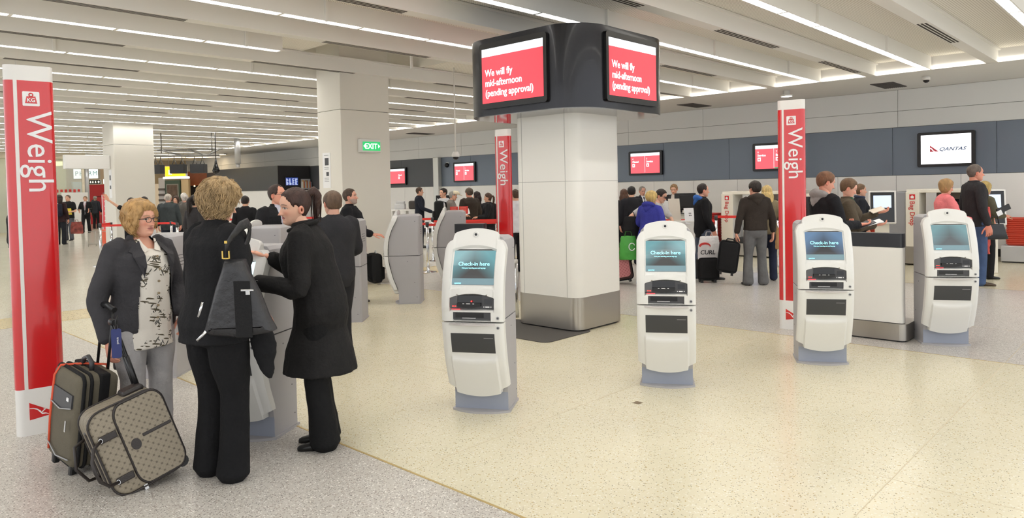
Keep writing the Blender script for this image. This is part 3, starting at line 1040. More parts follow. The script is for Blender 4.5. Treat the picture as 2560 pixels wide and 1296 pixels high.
def head_grid(hi, fem, wide, skin, lips, brow, iris, beard=None, mouth_open=0.0, hood=None):
    na, nz = (64, 62) if hi else (40, 36)
    u = np.linspace(-1, 1, na + 1)[:-1]
    a = PI * np.sign(u) * np.abs(u) ** 1.45
    zz = np.concatenate([np.linspace(-.122, -.1, 7 if hi else 4), np.linspace(-.1, .036, 40 if hi else 20)[1:], np.linspace(.036, .118, 17 if hi else 14)[1:]])
    A, Z = np.meshgrid(a, zz)
    X, Y = head_surface(A, Z, fem, wide)
    front = (np.cos(A) > .15)
    d = np.zeros_like(X)
    nl = .021 if fem else .025
    t = np.clip((.012 - Z) / .05, 0, 1)
    nose = (nl * t ** 1.15) * G(X, .0085 + .006 * t) * (Z > -.046) + nl * .5 * G(X, .010) * G(Z + .046, .006)
    d += nose + .010 * (G(X - .0125, .006) + G(X + .0125, .006)) * G(Z + .038, .008)
    d += -.0085 * (G(X - .031, .0165) + G(X + .031, .0165)) * G(Z - .001, .012)
    d += .0035 * (G(X - .031, .0115) + G(X + .031, .0115)) * G(Z + .001, .0065)
    d += (.003 if fem else .006) * (G(X - .028, .02) + G(X + .028, .02)) * G(Z - .021, .008)
    d += .004 * G(X, .024) * (G(Z + .0575, .0045)) + .0055 * G(X, .02) * G(Z + .0705, .005) - .004 * G(X, .022) * G(Z + .064, .0028)
    d += .006 * G(X, .02) * G(Z + .1, .012) - .003 * G(X, .022) * G(Z + .083, .006)
    d += .004 * (G(X - .042, .018) + G(X + .042, .018)) * G(Z + .026, .018)
    if mouth_open:
        d -= .016 * mouth_open * G(X, .016) * G(Z + .066, .006)
    Y = Y + d * front
    col = np.empty(X.shape + (4,), np.float32)
    sk = np.array(lin(skin)); col[:] = sk
    def paint(mask, c, k=1.0):
        m = np.clip(mask, 0, 1)[..., None] * k
        col[:] = col * (1 - m) + np.array(lin(c)) * m
    red = (skin[0], int(skin[1] * .80), int(skin[2] * .78))
    paint(front * (G(np.abs(X) - .04, .018) * G(Z + .03, .018) + .8 * G(X, .014) * G(Z + .035, .012)), red, .55)
    if beard:
        jaw = front * np.clip((-.045 - Z) / .012, 0, 1) + (np.abs(A) < 1.6) * np.clip((-.03 - Z) / .02, 0, 1) * (np.abs(A) > .7)
        paint(np.clip(jaw, 0, 1) * (1 - G(X, .02) * G(Z + .064, .007)), beard, .75)
    lipm = front * (np.abs(Z + .0643) < .0105 * np.sqrt(np.clip(1 - (X / .0235) ** 2, 0, 1)))
    paint(lipm, lips, .8)
    paint(front * G(X, .02) * G(Z + .0643, .0016 + .004 * mouth_open), (70, 30, 28), .85)
    for s in (-1, 1):
        bx_ = X * s
        arch = .0225 + .004 * np.sin(np.clip((bx_ - .012) / .038, 0, 1) * PI)
        paint(front * (bx_ > .011) * (bx_ < .051) * G(Z - arch, .0032), brow, .85)
        ex, ez = (bx_ - .031) / .0145, (Z - .0005) / .0062
        eye = front * (ex ** 2 + ez ** 2 < 1)
        paint(front * (np.abs(np.sqrt(ex ** 2 + ez ** 2) - 1.05) < .3) * (ez > -.2), (60, 42, 36), .8)
        paint(eye, (206, 196, 188), 1)
        paint(front * (((bx_ - .031) / .0062) ** 2 + (Z / .0062) ** 2 < 1) * eye, iris, 1)
        paint(front * G(bx_ - .0085, .004) * G(Z + .0465, .0025), (96, 50, 42), .7)
    n = na
    V = np.stack([X, Y, Z], -1).reshape(-1, 3)
    nzr = len(zz)
    F = []
    for i in range(nzr - 1):
        for k in range(n):
            k2 = (k + 1) % n
            F.append((i * n + k, i * n + k2, (i + 1) * n + k2, (i + 1) * n + k))
    F.append(tuple(range(n))[::-1]); F.append(tuple((nzr - 1) * n + k for k in range(n)))
    C = col.reshape(-1, 4)
    # ears
    for s in (-1, 1):
        b0 = len(V)
        ring, m1 = 14, 5
        ev = []
        for j in range(m1):
            q = j / (m1 - 1)
            for k in range(ring):
                an = 2 * PI * k / ring
                rr = 1 - .25 * q if j < 3 else .55 - .15 * (j - 3)
                dx = (.004 + .014 * min(q * 2, 1)) if j < 3 else .014 - .002 * (j - 3)
                ev.append((s * (.069 * wide + dx), -.008 - .006 * min(q * 2, 1) + .015 * rr * math.cos(an), -.014 + .029 * rr * math.sin(an) * (1.05 if math.sin(an) > 0 else .95)))
        V = np.concatenate([V, np.array(ev)])
        C = np.concatenate([C, np.repeat(np.array(lin(red))[None] * .6 + np.array(lin(skin))[None] * .4, len(ev), 0)])
        for j in range(m1 - 1):
            for k in range(ring):
                k2 = (k + 1) % ring
                q = (b0 + j * ring + k, b0 + j * ring + k2, b0 + (j + 1) * ring + k2, b0 + (j + 1) * ring + k)
                F.append(q if s > 0 else q[::-1])
        F.append(tuple(b0 + (m1 - 1) * ring + k for k in range(ring)))
    return V, F, C

HAIRLINES = {
    'short': ([0, .5, .9, 1.05, 1.25, 1.45, 1.7, 2.1, PI], [.072, .07, .05, .012, -.012, .018, .0, -.05, -.07]),
    'receding': ([0, .35, .8, 1.05, 1.25, 1.45, 1.7, 2.1, PI], [.088, .106, .085, .02, -.005, .018, .0, -.05, -.07]),
    'balding': ([0, .5, 1.0, 1.2, 1.45, 1.7, 2.1, 2.6, PI], [.2, .2, .06, .0, .01, -.005, -.05, -.065, -.07]),
    'bob': ([0, .45, .8, 1.1, 1.5, 2.0, PI], [.062, .056, .02, -.045, -.08, -.1, -.105]),
    'back': ([0, .45, .75, 1.0, 1.2, 1.4, 1.7, 2.1, PI], [.074, .07, .05, .03, .01, .022, -.03, -.07, -.085]),
    'long': ([0, .4, .75, 1.0, 1.5, 2.0, PI], [.066, .06, .03, -.08, -.112, -.115, -.118]),
}
def hair_mesh(style, thick, rough, hi, fem, wide, seed, crown=0.0, drop=0.0):
    ha, hl = HAIRLINES[style]
    na, nz = (84, 60) if hi else (40, 30)
    a = np.linspace(-PI, PI, na + 1)[:-1]
    zz = np.linspace(-.121, .1179, nz)
    zz = .1179 - (.1179 + .121) * (1 - (zz + .121) / (.1179 + .121)) ** 1.25
    V, keep = [], []
    for z in zz:
        for aa in a:
            x, y = head_surface(np.array(aa), np.array(z), fem, wide)
            h = float(np.interp(abs(aa), ha, hl))
            m = (z - h) / .016
            if rough and hi:
                m += .5 * noise.noise((aa * 6 + seed, z * 60, seed))
            m = max(0.0, min(1.0, m))
            m = m * m * (3 - 2 * m)
            nrm = Vector((float(x), float(y) * .8 + .004, float(z) * .9 - .005 if z > 0 else z * .35)).normalized()
            t = (thick * (1 + crown * max(0, z / .12)) * (.25 + .75 * m))
            if rough:
                t *= 1 + rough * (noise.noise((x * 26 + seed, y * 26, z * 26)) + .6 * noise.noise((x * 60, y * 60 + seed, z * 60)))
            p = Vector((float(x), float(y), float(z))) + nrm * (t if m > 0 else -.004)
            V.append(p); keep.append(m > 0.01)
    F = []
    n = na
    for i in range(nz - 1):
        for k in range(n):
            k2 = (k + 1) % n
            q = (i * n + k, i * n + k2, (i + 1) * n + k2, (i + 1) * n + k)
            if any(keep[j] for j in q):
                F.append(q)
    top = tuple((nz - 1) * n + k for k in range(n))
    F.append(top)
    return V, F
def wisps(bm, style, count, length, curl, rad, fem, wide, seed, thick, fall=.7, backonly=False):
    """tapered locks lying on the hair surface"""
    rr = random.Random(seed)
    ha, hl = HAIRLINES[style]
    for _ in range(count):
        aa = rr.uniform(-PI, PI)
        z = rr.uniform(-.1, .115)
        if z < float(np.interp(abs(aa), ha, hl)) + (.006 if abs(aa) > 1.0 else .02): continue
        if abs(aa) < 1.0: length_k = .45
        else: length_k = 1.0
        x, y = head_surface(np.array(aa), np.array(z), fem, wide)
        p = Vector((float(x), float(y), z))
        nrm = Vector((p.x, p.y * .8 + .004, p.z * .7)).normalized()
        p = p + nrm * thick * rr.uniform(.65, 1.0)
        down = Vector((0, 0, -1)) - nrm * (-nrm.z)
        if down.length < .2: down = Vector((p.x, p.y - .02, 0))
        down.normalize()
        side = nrm.cross(down)
        d = (down * fall + side * rr.uniform(-.5, .5)).normalized()
        pts, rads = [], []
        L = length * rr.uniform(.6, 1.2) * length_k
        ph, cs = rr.uniform(0, 6), rr.choice((-1, 1))
        for i in range(6):
            q = i / 5
            off_ = side * math.sin(q * 3.2 + ph) * curl * cs + nrm * (math.cos(q * 3.0 + ph) * curl * .6 + .004 * q)
            pts.append(p + d * L * q + off_ - nrm * (L * q) ** 2 * 5.0)
            rads.append(rad * (1 - .75 * abs(2 * q - .8)) if q < .9 else rad * .2)
        tube(bm, pts, [max(r, .0006) for r in rads], 5, flat=.5)

FEM = dict(z=[.78, .84, .90, .97, 1.05, 1.13, 1.21, 1.28, 1.34, 1.385, 1.42, 1.445, 1.465],
           rx=[.13, .165, .172, .155, .135, .138, .148, .157, .160, .150, .110, .072, .055],
           ry=[.095, .115, .118, .108, .098, .100, .108, .114, .108, .092, .078, .062, .055], cy=[0, -.01, -.015, -.01, 0, 0, .005, .005, 0, -.01, -.015, -.01, -.005])
MAL = dict(z=[.78, .84, .90, .97, 1.05, 1.13, 1.21, 1.28, 1.34, 1.385, 1.42, 1.445, 1.465],
           rx=[.13, .158, .162, .160, .158, .160, .168, .178, .183, .175, .130, .082, .062],
           ry=[.095, .112, .115, .112, .112, .114, .118, .122, .118, .102, .086, .068, .060], cy=[0, -.008, -.01, -.005, 0, 0, 0, 0, -.003, -.01, -.015, -.01, -.005])
def hand_geo(g, w, d, n, side, s=1.0, curl=.35, thumb=.6):
    """palm, four fingers and thumb; d finger direction, n palm normal, side = +1/-1 thumb side along d x n"""
    w, d = Vector(w), Vector(d).normalized()
    n = Vector(n); n = (n - d * n.dot(d)).normalized()
    sd = d.cross(n) * side
    rows = [(-.03, .026, .021), (0, .028, .02), (.03, .037, .0165), (.065, .042, .015), (.094, .040, .0115), (.1, .03, .007)]
    g.ring_loft([(w + d * t * s, sd * rx * s, n * ry * s) for t, rx, ry in rows], 14)
    for i, (o, L) in enumerate(((.031, .072), (.0105, .081), (-.0105, .075), (-.030, .06))):
        p = w + d * .088 * s + sd * o * s
        r = .0088 if i < 3 else .0078
        dd = (d + sd * o * 1.6).normalized()
        pts = [p]
        for k, (f, c) in enumerate(((.46, curl * .7), (.30, curl * 1.2), (.24, curl * .9))):
            ax = dd.cross(n).normalized()
            dd = Matrix.Rotation(c, 3, ax) @ dd
            p = p + dd * L * f * s
            pts.append(p)
        g.limb(pts, [r * s, r * .98 * s, r * .9 * s, r * .75 * s], 8, 2)
    p = w + d * .022 * s + sd * .026 * s
    dd = (d * .62 + sd * thumb + n * .28).normalized()
    pts = [p, p + dd * .042 * s]
    dd = (dd + d * .5).normalized()
    pts.append(pts[-1] + dd * .032 * s)
    dd = (dd + d * .3).normalized()
    pts.append(pts[-1] + dd * .026 * s)
    g.limb(pts, [.0125 * s, .0105 * s, .0095 * s, .0075 * s], 8, 2)

PERSONS = {}
def person(key, label, loc, ang, h=1.7, fem=False, stout=1.0, lean=0.0, side=0.0, head=(0, 0, 0), arms=None, feet=None,
           top=((40, 40, 42), .84, 'jacket'), opening=None, shirt=None, bottom=((40, 42, 46), .075), shoes=(24, 22, 22),
           hair=('short', (60, 44, 34), .010, .0), skin=(216, 168, 142), beard=None, glasses=None, hi=False, group=None,
           extra_hair=None, collar=True, hood=None, belly=0.0, coat_flare=0.0, open_mouth=0.0, bare_arms=False, tie=None, lips=None, sleeve_r=1.0, neckscarf=None, legless=False, shirt_hem=.80, straight=0.0, shirt_neck=True):
    s = h / 1.7
    T = FEM if fem else MAL
    t = thing('person', label, 'person', (*loc, 0), math.radians(ang - 90), group)
    PERSONS[key] = t
    vx = .009 if hi else .017
    lr, sr = math.radians(lean), math.radians(side)
    def bend(v):
        k = min(1, max(0, (v.z - .86) / .32)); k = k * k * (3 - 2 * k)
        p = Vector((v.x, v.y, v.z - .92))
        p = Matrix.Rotation(-lr * k, 3, 'X') @ p
        p = Matrix.Rotation(sr * k, 3, 'Y') @ p
        return p + Vector((0, 0, .92))
    st = stout
    rows = [(z, 0, cy + belly * .5 * math.exp(-((z - 1.08) / .13) ** 2), rx * (st if z < 1.36 else 1 + (st - 1) * .35), ry * (st if z < 1.36 else 1 + (st - 1) * .3) + belly * math.exp(-((z - 1.08) / .13) ** 2))
            for z, rx, ry, cy in zip(T['z'], T['rx'], T['ry'], T['cy'])]
    shx = (.150 if fem else .172) * (1 + (st - 1) * .5)
    A = {}
    for sd, nm in ((1, 'R'), (-1, 'L')):
        sh = bend(Vector((sd * shx, -.012, 1.385)))
        df = ((sd * (shx + .075 + .05 * (st - 1)), -.03, 1.10), (sd * (shx + .085 + .05 * (st - 1)), .07, .86), (0, .15, -1), (-sd, 0, 0), .45)
        e = (arms or {}).get(nm, df)
        e = tuple(e) + df[len(e):]
        A[nm] = (sh, Vector(e[0]), Vector(e[1]), Vector(e[2]), Vector(e[3]), e[4])
    feet = feet or {'R': (.10, .02, 8), 'L': (-.10, .02, -8)}
    L_ = {}
    for nm, sd in (('R', 1), ('L', -1)):
        fx, fy, fa = feet[nm][:3]
        hip = Vector((sd * .085 * st, -.005, .86))
        ank = Vector((fx, fy, .085))
        kn = (hip + ank) / 2 + Vector((0, .028, .03))
        L_[nm] = (hip, kn, ank, math.radians(fa))
    # --- body: torso, neck, arms and legs grown into one skin
    g = Geo()
    g.hz([(z, cx, cy, rx * .93, ry * .93) for z, cx, cy, rx, ry in rows])
    hc = bend(Vector((0, .012, 1.583)))
    g.map(bend)
    nr = .046 if fem else .056
    g.limb([bend(Vector((0, -.012, 1.40))), bend(Vector((0, -.008, 1.455))), hc + Vector((0, -.022, -.07)), hc + Vector((0, -.02, -.02))], [nr * 1.25, nr * 1.04, nr, nr * .95], 16)
    for nm, (sh, el, wr, hd, pn, cu) in A.items():
        g.limb([sh * .75 + Vector((0, 0, sh.z * .25 - .01)), sh, sh.lerp(el, .5), el, el.lerp(wr, .4), wr], [.05, .053, .045, .037, .036, .026], 12)
    if not legless:
        for nm, (hip, kn, ank, fa) in L_.items():
            g.limb([hip, hip.lerp(kn, .5), kn, kn.lerp(ank, .45), ank], [.085, .075, .052, .048, .034], 12)
    me = g.remesh(.011 if hi else .02, 3)
    bv, bf = arrays(me)
    bpy.data.meshes.remove(me)
    V = [bv]; F = [bf]; nC = [np.repeat(np.array(lin(skin))[None], len(bv), 0)]
    for nm, (sh, el, wr, hd, pn, cu) in A.items():
        gh = Geo()
        hand_geo(gh, wr, hd, pn, 1 if nm == 'L' else -1, 1.0 if fem else 1.1, cu)
        mh = gh.remesh(.0036 if hi else .0065, 2)
        hv, hf = arrays(mh); bpy.data.meshes.remove(mh)
        o = sum(len(x) for x in V)
        V.append(hv); F.append([tuple(i + o for i in f) for f in hf])
        hcol = np.array(lin((skin[0], int(skin[1] * .93), int(skin[2] * .92))))
        nC.append(np.repeat(hcol[None], len(hv), 0))
    wide = 1 + (st - 1) * .35
    lips = lips or ((190, 105, 100) if fem else (176, 116, 104))
    browc = tuple(int(c * .8) for c in hair[1]) if hair else (90, 70, 60)
    hv, hf, hcol = head_grid(hi, fem, wide, skin, lips, browc, (66, 52, 44), beard, open_mouth)
    HM = Matrix.Translation(hc) @ Matrix.Rotation(math.radians(head[0]), 4, 'Z') @ Matrix.Rotation(math.radians(-head[1]), 4, 'X') @ Matrix.Rotation(math.radians(head[2]), 4, 'Y')
    def place(vs):
        m = np.array(HM)
        return vs @ m[:3, :3].T + m[:3, 3]
    o = sum(len(x) for x in V)
    V.append(place(np.asarray(hv, np.float64))); F.append([tuple(i + o for i in f) for f in hf]); nC.append(hcol)
    allV = np.concatenate(V) * s
    me = bpy.data.meshes.new('body')
    me.from_pydata(allV.tolist(), [], [f for ff in F for f in ff])
    ca = me.color_attributes.new('Col', 'FLOAT_COLOR', 'POINT')
    ca.data.foreach_set('color', np.concatenate(nC).astype(np.float32).ravel())
    body = obj('body', me, SKIN, t, smooth=True)
    # --- hair
    if hair:
        hs, hcl, ht, hr = hair[:4]
        hv, hf = hair_mesh(hs, ht, hr, hi, fem, wide, hash(key) % 50 if False else len(key) * 3.1 + ord(key[0]), *(hair[4:]))
        bm = BM()
        vs = [bm.verts.new(v) for v in hv]
        for f in hf:
            fc = bm.faces.new([vs[i] for i in f]); fc.smooth = True
        bmesh.ops.delete(bm, geom=[v for v in bm.verts if not v.link_faces], context='VERTS')
        if extra_hair: extra_hair(bm, fem, wide)
        bmesh.ops.transform(bm, matrix=Matrix.Scale(s, 4) @ HM, verts=bm.verts)
        hm = mat('hair_%d_%d_%d' % hcl, hcl, .5, bump=.5, bscale=90, var=.3, vscale=30, stretch=(1, 1, .35), spec=.35)
        obj('hair', bm, hm, t)
    # --- trousers
    if bottom:
        bc, hem = bottom[:2]
        g = Geo()
        to_ = -.006 if shirt_hem < .8 else .012
        g.hz([(z, cx, cy, rx + to_, ry + to_) for z, cx, cy, rx, ry in rows if z < 1.06])
        g.map(bend)
        for nm, (hip, kn, ank, fa) in L_.items():
            low = ank + Vector((0, -.012, -.045))
            g.limb([hip + Vector((0, 0, .03)), hip.lerp(kn, .5), kn, kn.lerp(ank, .5), low], [.098 * (1 + (st - 1) * .8), .092 * (1 + (st - 1) * .7), .072 * (1 + (st - 1) * .4), .5 * .066 + hem * .5, hem], 16)
        me = g.remesh(vx, 3)
        wrinkle(me, .006 if hi else .004, 9, (1.3, 1.3, .6), 3)
        me.transform(Matrix.Scale(s, 4))
        obj('trousers', me, cloth('trouser_%d_%d_%d' % tuple(bc), bc), t, smooth=True)
    # --- shoes
    if shoes:
        for nm, (hip, kn, ank, fa) in L_.items():
            g = Geo()
            d = Vector((math.sin(fa), math.cos(fa), 0)); n_ = Vector((d.y, -d.x, 0))
            base = Vector((ank.x, ank.y, 0))
            k = .92 if fem else 1.06
            rings = []
            for q, w_, hh in ((-.075, .022, .05), (-.06, .032, .075), (-.02, .034, .09), (.03, .035, .075), (.08, .042, .052), (.13, .043, .042), (.165, .034, .034), (.185, .016, .024)):
                rings.append((base + d * q * k + Vector((0, 0, hh * .5)), n_ * w_ * k, Vector((0, 0, hh * .5))))
            g.ring_loft(rings, 14)
            me = g.remesh(.008 if hi else .014, 2)
            for v in me.vertices:
                if v.co.z < .008: v.co.z = 0.0
                elif fem and hi and False: pass
            me.transform(Matrix.Scale(s, 4))
            obj('shoe', me, mat('shoe_%d_%d_%d' % tuple(shoes), shoes, .4), t, smooth=True)
    # --- shirt / inner layer
    if shirt:
        g = Geo()
        g.hz(([(shirt_hem, 0, rows[1][2] + .004, rows[1][3] + .012, rows[1][4] + .016)] if shirt_hem < .8 else []) + [(z, cx, cy + .004, rx + .006, ry + .008) for z, cx, cy, rx, ry in rows if .80 <= z < (1.46 if shirt_neck else 1.40)])
        if fem:
            for sx in (-1, 1): g.blob((sx * .068, .085 * st, 1.255), (.07, .062, .07))
        if shirt_neck: g.hz([(1.43, 0, -.006, .070, .064), (1.475, 0, .0, .064, .060)], 18)
        g.map(bend)
        me = g.remesh(vx, 3)
        wrinkle(me, .005 if hi else 0, 11, (1, 1, .6), 5)
        me.transform(Matrix.Scale(s, 4))
        sm_ = shirt if isinstance(shirt, bpy.types.Material) else cloth('shirt_%d_%d_%d' % tuple(shirt), shirt, .8, .15, 60, .05)
        obj('shirt', me, sm_, t, smooth=True)
    if tie:
        bm = BM()
        pts = [bend(Vector((0, y, z))) * s for y, z in ((.085, 1.43), (.125, 1.32), (.13, 1.2), (.125, 1.08))]
        tube(bm, pts, [.016 * s, .022 * s, .03 * s, .02 * s], 8, flat=.3, up=(0, 1, 0)); obj('tie', bm, cloth('tie_%d' % sum(tie), tie, .6), t)
    # --- jacket or coat
    if top:
        tc, hemz, nm_ = top[:3]
        g = Geo()
        jr = [(z, cx, cy, max(rx, straight if z < 1.33 else 0) + .022, max(ry, straight * .95 if z < 1.3 else 0) + .022) for z, cx, cy, rx, ry in rows if z > hemz + .02 and z < 1.452]
        z0, cx0, cy0, rx0, ry0 = jr[0]
        low = []
        if hemz < z0:
            low = [(hemz, 0, cy0, rx0 + .008 + coat_flare, ry0 + .008 + coat_flare)]
            if z0 - hemz > .15:
                low.append(((hemz + z0) / 2, 0, cy0, rx0 + .006 + coat_flare * .6, ry0 + .006 + coat_flare * .6))
        g.hz(low + jr)
        if fem:
            for sx in (-1, 1): g.blob((sx * .068, .088 * st, 1.255), (.078, .064, .078))
        for sx in (-1, 1): g.blob((sx * shx * .93, -.012, 1.372), (.066, .066, .058))
        if collar:
            g.hz([(1.405, 0, -.02, .105, .085), (1.44, 0, -.016, .083, .074), (1.478, 0, -.012, .073, .070)], 20)
        g.map(bend)
        if not bare_arms:
            for nm, (sh, el, wr, hd, pn, cu) in A.items():
                ww = el.lerp(wr, .93)
                g.limb([sh * .8 + Vector((0, 0, sh.z * .2 - .015)), sh, sh.lerp(el, .5), el, el.lerp(ww, .5), ww], [r * sleeve_r * (1 + (st - 1) * .5) for r in (.066, .073, .066, .058, .053, .047)], 14)
        else:
            for nm, (sh, el, wr, hd, pn, cu) in A.items():
                g.limb([sh * .8 + Vector((0, 0, sh.z * .2 - .015)), sh, sh.lerp(el, .75)], [.062, .068, .062], 14)
        me = g.remesh(vx, 3)
        if opening:
            oz = [p[0] for p in opening][::-1]; ow = [p[1] for p in opening][::-1]; oc = [(p[2] if len(p) > 2 else 0) for p in opening][::-1]
            bm = BM(); bm.from_mesh(me)
            inv = lambda v: v
            kill = []
            for f in bm.faces:
                c = f.calc_center_median()
                k = min(1, max(0, (c.z - .86) / .32)); k = k * k * (3 - 2 * k)
                p = Matrix.Rotation(-sr * k, 3, 'Y') @ Vector((c.x, c.y, c.z - .92)); p = Matrix.Rotation(lr * k, 3, 'X') @ p; p.z += .92
                w_ = float(np.interp(p.z, oz, ow)); xc = float(np.interp(p.z, oz, oc))
                if w_ > 0 and abs(p.x - xc) < w_ and p.y > .02 and p.z < 1.5: kill.append(f)
            bmesh.ops.delete(bm, geom=kill, context='FACES')
            bm.to_mesh(me); bm.free()
        wrinkle(me, .007 if hi else .005, 8, (1.2, 1.2, .8), 9)
        me.transform(Matrix.Scale(s, 4))
        obj(nm_, me, cloth('%s_%d_%d_%d' % (nm_, *tc), tc), t, smooth=True)
    if hood:
        g = Geo()
        ring = [bend(Vector((.115 * math.cos(a), -.035 + .085 * math.sin(a), 1.43 - .03 * math.sin(a)))) for a in np.linspace(PI * .05, PI * 1.0 + PI * .95, 15)]
        g.limb(ring, [.03 + .022 * max(0, -math.sin(a)) for a in np.linspace(PI * .05, PI * 1.95, 15)], 10, 2)
        g.limb([bend(Vector((-.06, -.1, 1.42))), bend(Vector((0, -.13, 1.35))), bend(Vector((.06, -.1, 1.42)))], [.035, .05, .035], 10, 2)
        me = g.remesh(vx, 3); wrinkle(me, .006, 14); me.transform(Matrix.Scale(s, 4))
        obj('hood', me, cloth('hood_%d_%d_%d' % tuple(hood), hood), t, smooth=True)
    if neckscarf:
        g = Geo()
        ring = [bend(Vector((.075 * math.cos(a), -.008 + .072 * math.sin(a), 1.462 - .012 * math.sin(a)))) for a in np.linspace(0, 2 * PI, 17)]
        g.limb(ring, [.026] * 17, 10, 1)
        me = g.remesh(.012, 2); me.transform(Matrix.Scale(s, 4)); obj('collar', me, cloth('scarf_%d_%d_%d' % tuple(neckscarf), neckscarf), t, smooth=True)
    if glasses:
        bm = BM()
        for sx in (-1, 1):
            pts = [(sx * .032 + .0215 * math.copysign(abs(math.cos(a)) ** .6, math.cos(a)), .101 - .03 * abs(.032 * sx + .02 * math.cos(a)) * 6 * .05, -.004 + .0155 * math.copysign(abs(math.sin(a)) ** .6, math.sin(a))) for a in np.linspace(0, 2 * PI, 19)[:-1]]
            tube(bm, pts, .0021, 6, closed=True)
            tube(bm, [(sx * .053, .100, .004), (sx * .069 * wide, .085, .004), (sx * .078 * wide, .01, .004), (sx * .078 * wide, -.01, -.002)], .0022, 6)
        tube(bm, [(-.012, .104, .002), (0, .107, .005), (.012, .104, .002)], .0022, 6)
        if glasses == 'sun':
            for sx in (-1, 1):
                prism(bm, [(sx * .032 + .021 * math.cos(a), -.004 + .015 * math.sin(a)) for a in np.linspace(0, 2 * PI, 15)[:-1]], .0995, .1015, axis='y')
        bmesh.ops.transform(bm, matrix=Matrix.Scale(s, 4) @ HM, verts=bm.verts)
        obj('glasses', bm, mat('spectacle_frame', (40, 36, 36), .3) if glasses != 'thin' else mat('spectacle_wire', (96, 90, 84), .3, .7), t)
    t['s'] = s
    return t, bend, hc, HM, s
def del_prop():
    for t in PERSONS.values():
        if 's' in t: del t['s']
# ---- the three at the nearest kiosk
def leaf_print():
    m = mat('leaf_print_cotton', (232, 226, 216), .75, bump=.12, bscale=50)
    nt = m.node_tree
    b = nt.nodes['Principled BSDF']
    tc = nt.nodes.new('ShaderNodeTexCoord')
    cur = None
    for i, (rot, sc, th) in enumerate(((.5, (1/66, 1/22, 1/9), .55), (-.7, (1/70, 1/22, 1/10), .52), (1.35, (1/66, 1/22, 1/9), .50))):
        mp = nt.nodes.new('ShaderNodeMapping')
        mp.vector_type = 'TEXTURE'
        mp.inputs['Rotation'].default_value = (0, rot, 0)
        mp.inputs['Scale'].default_value = sc
        mp.inputs['Location'].default_value = (i * 3.3, 0, i * 1.7)
        nt.links.new(tc.outputs['Object'], mp.inputs['Vector'])
        v = nt.nodes.new('ShaderNodeTexVoronoi')
        v.inputs['Scale'].default_value = 1
        nt.links.new(mp.outputs['Vector'], v.inputs['Vector'])
        sp = nt.nodes.new('ShaderNodeSeparateColor')
        nt.links.new(v.outputs['Color'], sp.inputs['Color'])
        n = nt.nodes.new('ShaderNodeTexNoise'); n.inputs['Scale'].default_value = 8
        nt.links.new(tc.outputs['Object'], n.inputs['Vector'])
        a = nt.nodes.new('ShaderNodeMath'); a.operation = 'LESS_THAN'; a.inputs[1].default_value = .33
        nt.links.new(v.outputs['Distance'], a.inputs[0])
        c = nt.nodes.new('ShaderNodeMath'); c.operation = 'GREATER_THAN'; c.inputs[1].default_value = th
        nt.links.new(n.outputs['Fac'], c.inputs[0])
        mu = nt.nodes.new('ShaderNodeMath'); mu.operation = 'MULTIPLY'
        nt.links.new(a.outputs[0], mu.inputs[0]); nt.links.new(c.outputs[0], mu.inputs[1])
        mx = nt.nodes.new('ShaderNodeMix'); mx.data_type = 'RGBA'
        mx.inputs['B'].default_value = lin(((70, 68, 64), (92, 90, 84), (86, 78, 58))[i])
        if cur is None: mx.inputs['A'].default_value = lin((232, 226, 216))
        else: nt.links.new(cur, mx.inputs['A'])
        nt.links.new(mu.outputs[0], mx.inputs['Factor'])
        cur = mx.outputs['Result']
    nt.links.new(cur, b.inputs['Base Color'])
    return m
BLOND = (180, 142, 92)
def curls(n, L, cu, r, th, seed, style='bob'):
    return lambda bm, fem, wide: wisps(bm, style, n, L, cu, r, fem, wide, seed, th)
def pony(length, z0, thick, wav=.01, back=-.105):
    def f(bm, fem, wide):
        pts = [(0, back + .012, z0 - .01), (0, back - .03, z0 + .012), (0, back - .055, z0 - .03), (wav, back - .05, z0 - .1), (-wav, back - .035, z0 - length)]
        P = []
        for i in range(len(pts) - 1):
            for k in range(4):
                P.append(Vector(pts[i]).lerp(Vector(pts[i + 1]), k / 4))
        P.append(Vector(pts[-1]))
        m = len(P)
        tube(bm, P, [thick * (.55 + .6 * math.sin(PI * min(1, .15 + .85 * i / m))) * (1 if i < m - 2 else .4) for i in range(m)], 10)
        for k in range(26):
            rr = random.Random(k)
            o = Vector((rr.uniform(-1, 1), rr.uniform(-1, 1), 0)) * thick * 1.05
            tube(bm, [P[3] + o * .3, P[7] + o, P[11] + o * 1.1, P[-1] + o * .9 + Vector((0, 0, -.02 * rr.random()))], [.003, .005, .0045, .001], 5)
    return f
def longhair(length, w=.075, thick=.03):
    def f(bm, fem, wide):
        for k in range(17):
            a = -1 + 2 * k / 16
            x = w * 1.05 * math.sin(a * 1.5); y = -.02 - .085 * math.cos(a * 1.5)
            tube(bm, [(x * .9, y, .02), (x * 1.08, y - .012, -.06), (x * 1.05, y - .014, -.06 - length * .5), (x * .85, y - .004, -.06 - length)], [thick * .5, thick, thick * .9, thick * .25], 8)
    return f

